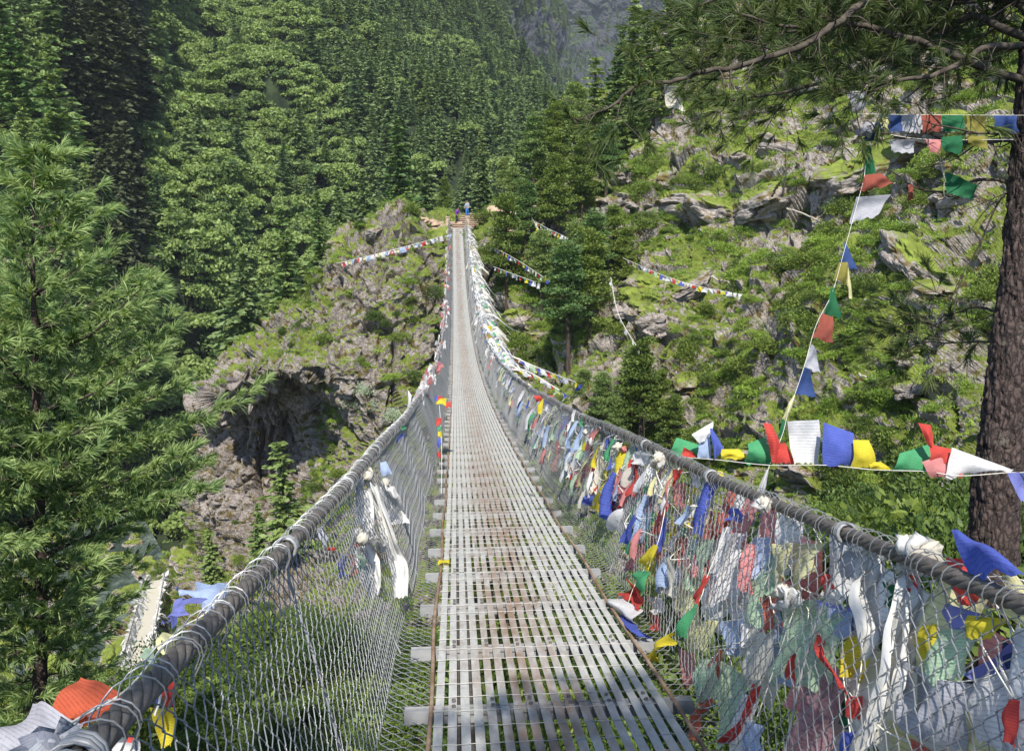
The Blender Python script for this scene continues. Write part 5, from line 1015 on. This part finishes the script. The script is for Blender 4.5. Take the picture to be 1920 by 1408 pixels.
# inside-left vertical string
rL = empty('prayer_flag_string', P(828, 742, 13.5)); tag(rL, 'short vertical string of small bright flags inside the left netting', 'prayer flags')
zl = lambda y: float(np.interp(y, [742, 925], [13.5, 9.9]))
cord([P(x, y, zl(y)) for x, y in ((822,742),(826,790),(828,850),(828,925))], .004, rL)
for c4, col in (([(815,742),(824,742),(822,754),(814,752)],'blue'),([(822,743),(832,745),(830,755),(820,754)],'red'),([(818,752),(838,746),(836,760),(818,762)],'yellow'),([(834,754),(845,752),(845,762),(836,762)],'red'),([(818,784),(828,784),(828,798),(818,798)],'red'),([(820,800),(828,800),(828,808),(820,808)],'green'),([(820,810),(829,810),(829,820),(821,820)],'yellow'),([(820,822),(829,822),(827,834),(820,834)],'blue'),([(819,846),(826,846),(826,862),(820,862)],'red'),([(782,798),(786,800),(792,822),(786,820)],'yellow')): flag_px(c4, [zl(y_) for x_, y_ in c4], col, rL, sd(), .1, n=6)
rL = empty('prayer_flag_string', net_hit(640, 1040, -1, 1.02)); tag(rL, 'small blue, red and green flags behind the left netting beside white cloths', 'prayer flags'); cord([net_hit(x, y, -1, 1.01) for x, y in ((605,1020),(640,1040),(668,1038),(690,1045))], .0025, rL)
for c4, col in (([(639,1042),(654,1042),(656,1080),(644,1080)],'violet'),([(654,1040),(661,1040),(663,1076),(656,1078)],'salmon'),([(663,1038),(680,1040),(676,1075),(666,1072)],'pale green'),([(666,1014),(674,1014),(674,1024),(667,1024)],'red'),([(612,1024),(624,1026),(622,1034),(612,1032)],'red')): flag_px(c4, None, col, rL, sd(), .1, k=1.01, side=-1, n=6)
root = empty('prayer_flag', P(829, 1068, 6.2)); tag(root, 'tiny yellow flag lying on the left edge of the deck', 'prayer flag'); keep(cloth_mb([Vector(br(XC-HW-.03, 6.55, HD+.03)), Vector(br(XC-HW+.05, 6.6, HD+.02)), Vector(br(XC-HW+.05, 6.45, HD+.02)), Vector(br(XC-HW-.04, 6.48, HD+.02))], .05, 5, 6).build('cloth', M['yellow']), root)
# string on the outside of the left handrail, near the camera
rO = empty('prayer_flag_string', P(400, 1100, 2.6)); tag(rO, 'blue, yellow, orange red and grey flags streaming out from the near left handrail', 'prayer flags')
cord([P(430,1095,2.65),P(385,1150,2.5),P(330,1185,2.3),P(240,1290,1.9),P(150,1345,1.7),P(60,1400,1.5)], .003, rO)
for c4, Z, col in ((((365,1088),(428,1094),(405,1132),(342,1122)),(2.9,2.6,2.5,2.85),'pale blue'),(((340,1121),(398,1131),(362,1168),(300,1165)),(2.85,2.5,2.4,2.8),'violet'),(((296,1186),(332,1186),(318,1210),(288,1214)),(2.5,2.3,2.2,2.4),'pale yellow'),(((150,1264),(236,1292),(165,1352),(84,1322)),(2.2,1.95,1.8,2.05),'orange red'),(((62,1318),(148,1348),(80,1420),(-10,1410)),(2.05,1.75,1.65,1.9),'grey'),(((270,1212),(292,1218),(296,1250),(262,1240)),(2.3,2.2,2.1,2.2),'pale green')): flag_px(c4, Z, col, rO, sd(), .05)
rO = empty('prayer_flag_string', P(300, 1290, 2.0)); tag(rO, 'tangled red, blue and yellow flags knotted inside the near left handrail', 'prayer flags'); cord([P(305,1260,2.05),P(300,1310,1.95),P(290,1340,1.9)], .003, rO)
for c4, Z, col in ((((305,1275),(328,1278),(330,1320),(308,1322)),2.05,'red'),(((268,1290),(300,1285),(298,1318),(272,1315)),2.1,'blue'),(((282,1325),(328,1328),(318,1400),(298,1408)),1.95,'yellow'),(((218,1332),(236,1332),(234,1352),(222,1350)),1.85,'red'),(((170,1378),(262,1385),(255,1430),(175,1430)),1.8,'white'),(((236,1375),(252,1378),(246,1392),(232,1392)),1.78,'red')): flag_px(c4, Z, col, rO, sd(), .15)
bundle(105, 1408, 1.35, .045, ['white', 'grey'], 'crumpled white cloth knotted on the near left handrail in the lower left corner')

# small faded flags filling the right netting further along: one string per stretch of rail and level
lenx = 0
cyc = ['blue', 'white', 'red', 'green', 'yellow', 'pale blue', 'white', 'pink', 'pale green', 'pale yellow', 'white', 'cream', 'grey']
lev = ['just under the handrail', 'at mid height', 'low on the netting', 'below the top row', 'above the lowest row']
segn = ['beside the red and white pair', 'beyond the large blue flag', 'past the flapping green flag', 'under the blown red flag', 'at the start of the far span', 'in the far half', 'towards the lowest point of the span']
for li, h0 in enumerate((-.66, -.9, -1.12, -.78, -1.0)):
    for si, (a, b) in enumerate(((4.6, 6.4), (6.4, 8.6), (8.6, 11), (11, 14), (14, 17.5), (17.5, 21), (21, 26))):
        if li == 2 and si > 4: continue
        root = None; d = a; q = []; ms_ = []
        while d < b:
            sz = rng.uniform(.12, .26)*(1 if li < 2 else .7); h = h0+rng.normal(0, .03)
            def pt(dd, hh, off):
                s = np.interp(-hh, [-HC, -HC+.42, -HD], [CX, CX-.15, CX-.27]); return Vector(br(XC+s+off, dd, hh))
            off = rng.uniform(.01, .06) if rng.random() < .8 else -.04
            if rng.random() < (.88 if si < 4 else .75):
                lean = rng.normal(0, .07); c = [pt(d, h, off), pt(d+sz*.7, h, off), pt(d+sz*.7+lean, h-sz*1.35, off+rng.uniform(-.02, .05)), pt(d+lean, h-sz*1.3, off+rng.uniform(-.02, .05))]
                cc = cyc[rng.integers(0, 5)] if rng.random() < (.2 if si < 5 else .1) else cyc[rng.integers(5, 13)]; ms_.append((c, cc))
            q.append(pt(d, h, off)); d += sz*rng.uniform(.7, 1.2)*(1 if si < 4 else 1.6)
        root = empty('prayer_flag_string', q[0]); tag(root, 'faded flags on right netting %s, %s' % (lev[li], segn[si]), 'prayer flags', 'flag strings on the right netting'); cord(q, .003, root)
        for c, cc in ms_: keep(cloth_mb(c, .08, sd(), 7 if si < 3 else 5).build('flag', M[cc], smooth=True), root, cc+' flag')
for li, (ha, a, b, lb) in enumerate(((-.70, 1.9, 3.3, 'high up, nearest the camera'), (-.70, 3.3, 4.9, 'high up, under the start of the bright line'), (-.93, 1.9, 3.2, 'at mid height, nearest the camera'), (-.93, 3.2, 4.8, 'at mid height, left of the white scarves'), (-1.15, 2.2, 3.4, 'low down, nearest the camera'), (-1.15, 3.4, 5.2, 'low down, left of the mauve cloth'))):
    d = a; q = []; ms_ = []
    while d < b:
        sz = rng.uniform(.2, .3); off = rng.uniform(.05, .12); h = ha+rng.normal(0, .03); lean = rng.normal(0, .06); c = [pt(d, h, off), pt(d+sz*.8, h, off), pt(d+sz*.8+lean, h-sz*1.1, off+.03), pt(d+lean, h-sz*1.05, off+.05)]
        if rng.random() < .86: ms_.append((c, ['white', 'pale green', 'pale yellow', 'pink', 'pale blue', 'cream', 'grey', 'white', 'salmon', 'white'][rng.integers(0, 10)]))
        q.append(pt(d, h, off)); d += sz*rng.uniform(.6, .95)
    root = empty('prayer_flag_string', q[0]); tag(root, 'bleached overlapping flags behind the right netting '+lb, 'prayer flags', 'flag strings on the right netting'); cord(q, .003, root)
    for c, cc in ms_: keep(cloth_mb(c, .08, sd(), 9).build('flag', M[cc], smooth=True), root, cc+' flag')
# scarves streaming from the far handrails
def ribbon_mesh(seed, cols, n=10, L=(.5, 1.6), dirx=1):
    r = np.random.default_rng(seed); mb = MB()
    for q in range(n):
        l = r.uniform(*L)*r.choice([.5, 1]); m = 11; t = np.linspace(0, 1, m); d = np.array([dirx*r.uniform(.15, 1), r.uniform(-.6, .5), r.uniform(-.9, .25)]); p = d*l*t[:, None]+np.stack([0*t, .06*np.sin(t*6+r.uniform(0, 6)), -.3*l*t**2+.09*np.sin(t*9+r.uniform(0, 6))], 1)+r.normal(0, .05, 3)*[.3, 2, 1]
        w = r.uniform(.03, .09)*(1-.3*t); s = np.stack([0*t+.1, np.cos(t*3+q), np.sin(t*3+q)], 1); mb.add(np.stack([p-s*w[:, None], p+s*w[:, None]], 1).reshape(-1, 3), grid_faces(m, 2), r.integers(0, len(cols)), np.zeros((2*m, 2)))
    return mb.mesh('scarf_bundle', [M[c] for c in cols])
RB = [ribbon_mesh(300+i, ['white', 'scarf', 'white', 'cream'][:3+i % 2]) for i in range(5)]+[ribbon_mesh(310, ['white', 'red', 'scarf', 'yellow']), ribbon_mesh(311, ['white', 'pink', 'pale blue', 'white']), ribbon_mesh(312, ['scarf', 'violet', 'white', 'green'])]
RL = [ribbon_mesh(330+i, ['white', 'scarf', 'pink'], 4, (.12, .4), -1) for i in range(3)]
dd_ = 19+(94.5-19)*rng.random(290)**.9
for d in dd_:
    far = d > 46; i = rng.integers(0, 5) if rng.random() < (.85 if far else .5) else rng.integers(5, 8); s = np.interp(d, [19, 26, 36, 60, 80, 95], [.4, .85, 1.45, 1.75, 1.5, .7])*rng.uniform(.6, 1.15)
    one('scarf_bundle', RB[i], Vector(br(XC+CX, d, HC-.25*rng.random())), (0, rng.normal(.1, .15), rng.normal(-.1, .3)), (s,)*3, 'white scarves and torn flags streaming from the far right handrail', 'scarf', 'scarves along the far right handrail')
for d in 14+80*rng.random(90):
    s = rng.uniform(.5, 1.2); one('scarf_knot', RL[rng.integers(0, 3)], Vector(br(XC-CX, d, HC)), (0, 0, rng.normal(0, .8)), (s,)*3, 'small scarf knotted on the left handrail along the far span', 'scarf', 'scarf knots along the left handrail')
# flag lines strung through the air
def airline(pts, n, size, lb, cols, sag=.5, down=True):
    w = np.array([tuple(P(*q)) for q in pts]); m = 60; w = resample(w, m); root = empty('prayer_flag_string', w[0]); tag(root, lb, 'prayer flags'); cord(w[::6], .02, root)
    L = np.linspace(2, m-3, n)
    for k, f in enumerate(L):
        i = int(f); t = w[i+1]-w[i]; t /= np.linalg.norm(t); a = w[i]; s = size*rng.uniform(.7, 1.1); c = [a, a+t*s, a+t*s+np.array([rng.normal(0, .1), 0, -s]), a+np.array([rng.normal(0, .1), 0, -s])]
        keep(cloth_mb(c, .08, sd(), 3).build('flag', M[cols[k % len(cols)]]), root, cols[k % len(cols)]+' flag')
c5 = ['white', 'red', 'pale green', 'yellow', 'blue', 'white', 'white']
airline([(632,494,84),(740,468,80),(848,438,86)], 42, .42, 'long line of tiny flags slanting across the left cliff up to the bridge end', ['white', 'red', 'white', 'pale yellow', 'white', 'pale blue'])
airline([(975,398,94),(1020,425,88),(1066,447,84)], 22, .4, 'line of tiny flags among the pines just right of the bridge end', c5)
airline([(905,455,90),(960,482,82),(1032,528,74)], 26, .4, 'line of tiny flags dropping right from the handrail into the pines', c5)
airline([(1168,484,78),(1240,515,74),(1310,537,72),(1392,552,70)], 36, .4, 'long line of tiny flags crossing the mossy hillside in front of the shaded hollow', c5)
airline([(925,500,70),(965,515,66),(1012,532,62)], 14, .36, 'short line of tiny flags under the pines right of the far span', c5)
airline([(960,668,27),(1010,690,27),(1092,722,29)], 26, .2, 'line of small bright flags blown right from the handrail where the bridge bends', c5)
airline([(955,685,24),(1000,702,24.5),(1058,738,25)], 20, .18, 'second lower line of small bright flags blown right from the handrail', c5)
airline([(995,405,90),(1015,440,88),(1030,480,86)], 12, .4, 'steep little line of flags hanging among the pines right of the bridge end', c5)
airline([(1145,520,70),(1160,590,68),(1200,660,66)], 8, .3, 'sparse cord of white rags hanging from the pines above the lower hillside', ['white', 'grey'])

# ------------------------------------------------------------------ far bridgehead: steps, path, posts, hikers
E0 = Vector(br(XC, DEND, HD)); AX = Vector((1, 0, 0))
M['riser'] = simple('earth_riser', (.10, .06, .045), (.20, .13, .09), 4, .95)
st = empty('stone_steps', E0); tag(st, 'sandy stone steps climbing from the far end of the bridge', 'steps')
for k in range(8):
    mb = MB(); c = np.array(E0)+np.array([.3+.24*k, .5+.62*k, -.06+.2*k]); n = 7
    xs_ = np.linspace(-1.25+rng.normal(0, .12), 1.2+rng.normal(0, .15), n); top = np.array([[c[0]+x, c[1]-.34+rng.normal(0, .03), c[2]+.1+rng.normal(0, .015)] for x in xs_]); bk = top+[0, .8, 0]; bt = top+[0, 0, -.28]
    mb.add(np.concatenate([bt, top]), grid_faces(2, n), 1); f = top+[0, -.05, 0]; f2 = f-[0, 0, .07]; mb.add(np.concatenate([f2, f, bk]), grid_faces(3, n), 0); keep(mb.build('step', [M['step_stone'], M['riser']]), st)
def mound(name, c, r, lb, cat, mat, seed, veg=None):
    mb = MB(); n1, n2 = 40, 60; u = np.linspace(.001, np.pi*.6, n1); v = np.linspace(0, 2*np.pi, n2, endpoint=False); U, V = np.meshgrid(u, v, indexing='ij'); p = np.stack([np.sin(U)*np.cos(V), np.sin(U)*np.sin(V), np.cos(U)], -1); F1, F2, vv = worley(p*2+seed, seed)
    q = p*(1+.14*(vv-.5)+.12*fbm(p*2.5+seed, 4, seed))[..., None]*np.array(r); mb.add(q.reshape(-1, 3), grid_faces(n1, n2, True)); o = mb.build(name, M[mat], attrs={'veg': np.full(n1*n2, 0 if veg is None else veg)}); o.location = c; tag(o, lb, cat); return o
mound('earth_bank', P(944, 438, 101), (3.4, 4, 3.1), 'bare sandy bank right of the steps at the far bridge end', 'bank', 'sand', 3)
mound('earth_bank', P(990, 368, 106), (2.2, 3, 1.6), 'small bare sandy scar above the steps between the pines', 'bank', 'sand', 4)
mound('earth_bank', P(775, 432, 95), (3.2, 3.4, 1.6), 'pale worn earth on the rounded top of the left cliff', 'bank', 'sand', 5)
wl = empty('stone_wall', P(830, 416, 96.5)); tag(wl, 'low dry stone wall beside the left end of the bridge', 'wall')
for k in range(26):
    mb = MB(); x = rng.uniform(-3.6, 1.3); z = rng.choice([0, .28, .56]); o_ = np.array(P(842, 424, 96.5))+[x, rng.normal(0, .1), z-.2]; s = rng.uniform(.35, .6); box(mb, o_, (s*1.5, s, .3), rot=np.array(Matrix.Rotation(rng.normal(0, .15), 3, 'Z'))); keep(mb.build('stone', M['step_stone']), wl)
for side in (-1, 1):
    mb = MB(); c = np.array(br(XC+side*(CX+.1), DEND+.4, HC)); box(mb, c+[0, .2, -.6], (.4, .6, 1.5)); box(mb, c+[0, .2, .2], (.5, .7, .12)); o = mb.build('anchor_post', M['step_stone']); rebase(o, c-[0, 0, 1.3]); tag(o, 'pale stone post holding the %s handrail at the far bridge end' % ('left' if side < 0 else 'right'), 'post')

def skin_obj(name, V, E, Rr, mat, parent, loc):
    me = bpy.data.meshes.new(name); me.from_pydata([tuple(v) for v in V], E, []); 
    o = bpy.data.objects.new(name, me); COL.objects.link(o)
    o.modifiers.new('skin', 'SKIN')
    for i, r in enumerate(Rr): me.skin_vertices[0].data[i].radius = (r, r)
    me.skin_vertices[0].data[0].use_root = True
    s = o.modifiers.new('sub', 'SUBSURF'); s.levels = 1; s.render_levels = 2; me.materials.append(M[mat]); o.parent = parent; return o
def person(label, loc, rz, lean, top, legs, pack, hatc):
    root = empty('person', loc, rz); tag(root, label, 'person')
    hip = np.array([0, 0, .92]); ch = hip+np.array([0, -lean*.5, .45]); nk = ch+np.array([0, -lean*.12, .13]); hd = nk+np.array([0, -.03-lean*.1, .17])
    def leg(s, f): return [hip+[s*.09, 0, -.05], np.array([s*.10, -.06-f*.12, .5]), np.array([s*.11, f*-.2+.02, .09]), np.array([s*.11, f*-.2-.12, .03])]
    def arm(s): return [ch+[s*.18, 0, .03], ch+[s*.24, -.04, -.24], ch+[s*.20, -.22, -.42], ch+[s*.19, -.29, -.47]]
    V = [hip, ch, nk, hd, hd+[0, 0, .06]]; E = [(0, 1), (1, 2), (2, 3), (3, 4)]; R = [.12, .13, .055, .09, .07]
    for s, f in ((-1, .4), (1, -.4)):
        b = len(V); V += leg(s, f); E += [(0, b), (b, b+1), (b+1, b+2), (b+2, b+3)]; R += [.085, .06, .042, .035]
        b = len(V); V += arm(s); E += [(1, b), (b, b+1), (b+1, b+2), (b+2, b+3)]; R += [.055, .042, .034, .03]
        h = len(V)-1
        for q in range(5):
            a = (q-2)*.02; V.append(V[h]+np.array([a, -.06 if q < 4 else -.02, -.03])); E.append((h, len(V)-1)); R.append(.009)
    skin_obj('body', V, E, R, 'skin', root, loc)
    V = [hip+[0, 0, .02], ch, ch+[0, -lean*.08, .09]]; E = [(0, 1), (1, 2)]; R = [.15, .165, .10]
    for s in (-1, 1):
        b = len(V); V += arm(s)[:3]; E += [(1, b), (b, b+1), (b+1, b+2)]; R += [.075, .06, .05]
    skin_obj('jacket', V, E, R, top, root, loc)
    V = [hip+[0, 0, .03], hip]; E = [(0, 1)]; R = [.14, .14]
    for s, f in ((-1, .4), (1, -.4)):
        b = len(V); V += leg(s, f)[:3]; E += [(1, b), (b, b+1), (b+1, b+2)]; R += [.11, .08, .06]
    skin_obj('trousers', V, E, R, legs, root, loc)
    skin_obj('hair', [hd+[0, .02, .02], hd+[0, .02, .09], hd+[0, .05, .0]], [(0, 1), (0, 2)], [.105, .09, .08], hatc, root, loc)
    mb = MB()
    for x in (-.035, .035): box(mb, hd+[x, -.10, .03], (.02, .015, .012))
    box(mb, hd+[0, -.105, -.03], (.05, .01, .012)); o = mb.build('eyes_and_mouth', M['hair']); o.parent = root
    mb = MB(); tube(mb, [hd+[0, -.09, .025], hd+[0, -.125, -.005]], [.012, .02], 6); o = mb.build('nose', M['skin']); o.parent = root
    skin_obj('backpack', [ch+[0, .2, -.25], ch+[0, .22, .0], ch+[0, .2, .2]], [(0, 1), (1, 2)], [.15, .19, .15], pack, root, loc)
person('hiker in a purple jacket with backpack bending forward on the far steps', E0+Vector((-.1, 1.75, .44)), .5, .55, 'purple_cloth', 'dark_cloth', 'purple_cloth', 'hair')
person('hiker in blue trousers and a grey top carrying a load, higher up the steps', E0+Vector((1.15, 4.1, 1.22)), -.3, .1, 'grey_cloth', 'blue_cloth', 'grey_cloth', 'dark_cloth')

# ------------------------------------------------------------------ lower bridge in the gorge
A_ = np.array(P(292, 1090, 110)); B_ = np.array(P(232, 1275, 76)); dv = (B_-A_); dv[2] = 0; dv /= np.linalg.norm(dv); sv = np.array([-dv[1], dv[0], 0]); lowb = empty('suspension_bridge', A_); tag(lowb, 'lower older suspension bridge deep in the gorge with sides wrapped in white scarves', 'footbridge')
tt = np.linspace(-.02, 1.5, 120); ctr = A_+(B_-A_)*tt[:, None]+np.array([0, 0, -1.])*(2.2*np.sin(np.pi*np.clip(tt/1.6, 0, 1)))[:, None]
mb = MB(); mb.add(np.stack([ctr-sv*.75, ctr+sv*.75], 1).reshape(-1, 3), grid_faces(120, 2)); keep(mb.build('deck', M['cream']), lowb)
for s in (-1, 1):
    mb = MB(); tube(mb, ctr+sv*s*1.2+[0, 0, 1.2], .05, 6); keep(mb.build('hand_cable', M['cable']), lowb)
    mb = MB(); n = 120; z = np.linspace(0, 1.35, 6); G = ctr[:, None]+sv*s*(.7+.55*z[None, :, None])+np.array([0, 0, 1.])*z[None, :, None]+sv*s*(.32*vnoise(np.stack(np.broadcast_arrays(tt[:, None]*60, z[None]*3, 0*tt[:, None]), -1), 4+s))[..., None]
    mb.add(G.reshape(-1, 3), grid_faces(n, 6), 0, np.zeros((n*6, 2))); keep(mb.build('scarf_wrapping', M['scarf']), lowb)
for i in range(70):
    k = rng.integers(0, 110); s = rng.choice([-1, 1]); o = one('scarf_bundle', RB[rng.integers(0, 5)], ctr[k]+sv*s*1.2+[0, 0, 1.1], (0, 0, rng.uniform(0, 6)), (1.1,)*3, 'white scarves tied along the lower bridge in the gorge', 'scarf', 'scarves on the lower bridge')
def cloud(cx, r, seed):
    n1, n2 = 40, 60; u = np.linspace(.001, np.pi-.001, n1); v = np.linspace(0, 2*np.pi, n2, endpoint=False); U, V = np.meshgrid(u, v, indexing='ij'); p = np.stack([np.sin(U)*np.cos(V), np.sin(U)*np.sin(V), np.cos(U)], -1)
    q = p*(1+.35*fbm(p*1.6+seed, 4, seed))[..., None]*np.array(r); mb = MB(); mb.add(q.reshape(-1, 3), grid_faces(n1, n2, True)); o = mb.build('cloud', M['cloud'], smooth=True); o.location = cx; tag(o, 'high white cloud above the gorge casting its shadow on the far valley', 'cloud', 'clouds'); return o
M['cloud'] = simple('cloud_white', (.8, .8, .8), (.85, .85, .85), .01, 1, bmp=0)
# ------------------------------------------------------------------ air
hz = bpy.data.materials.new('haze'); hz.use_nodes = True; n_ = hz.node_tree; n_.nodes.remove(n_.nodes['Principled BSDF'])
pv = n_.nodes.new('ShaderNodeVolumePrincipled'); pv.inputs['Density'].default_value = HAZE; pv.inputs['Color'].default_value = (.80, .88, 1, 1); pv.inputs['Anisotropy'].default_value = 0
n_.links.new(pv.outputs[0], n_.nodes['Material Output'].inputs['Volume'])
top_ = max(float(G[..., 2].max()) for _, _, G, _, _ in TERR)+40; mb = MB(); box(mb, (0, 900, (top_-170)/2), (3200, 2400, top_+170)); o = mb.build('haze', hz); tag(o, kind='stuff'); print('haze top', top_)
for o in COL.objects:
    l = o.get('label')
    if l and len(str(l).split()) > 16: print('LONG', l)
print('all ok', len(COL.objects))
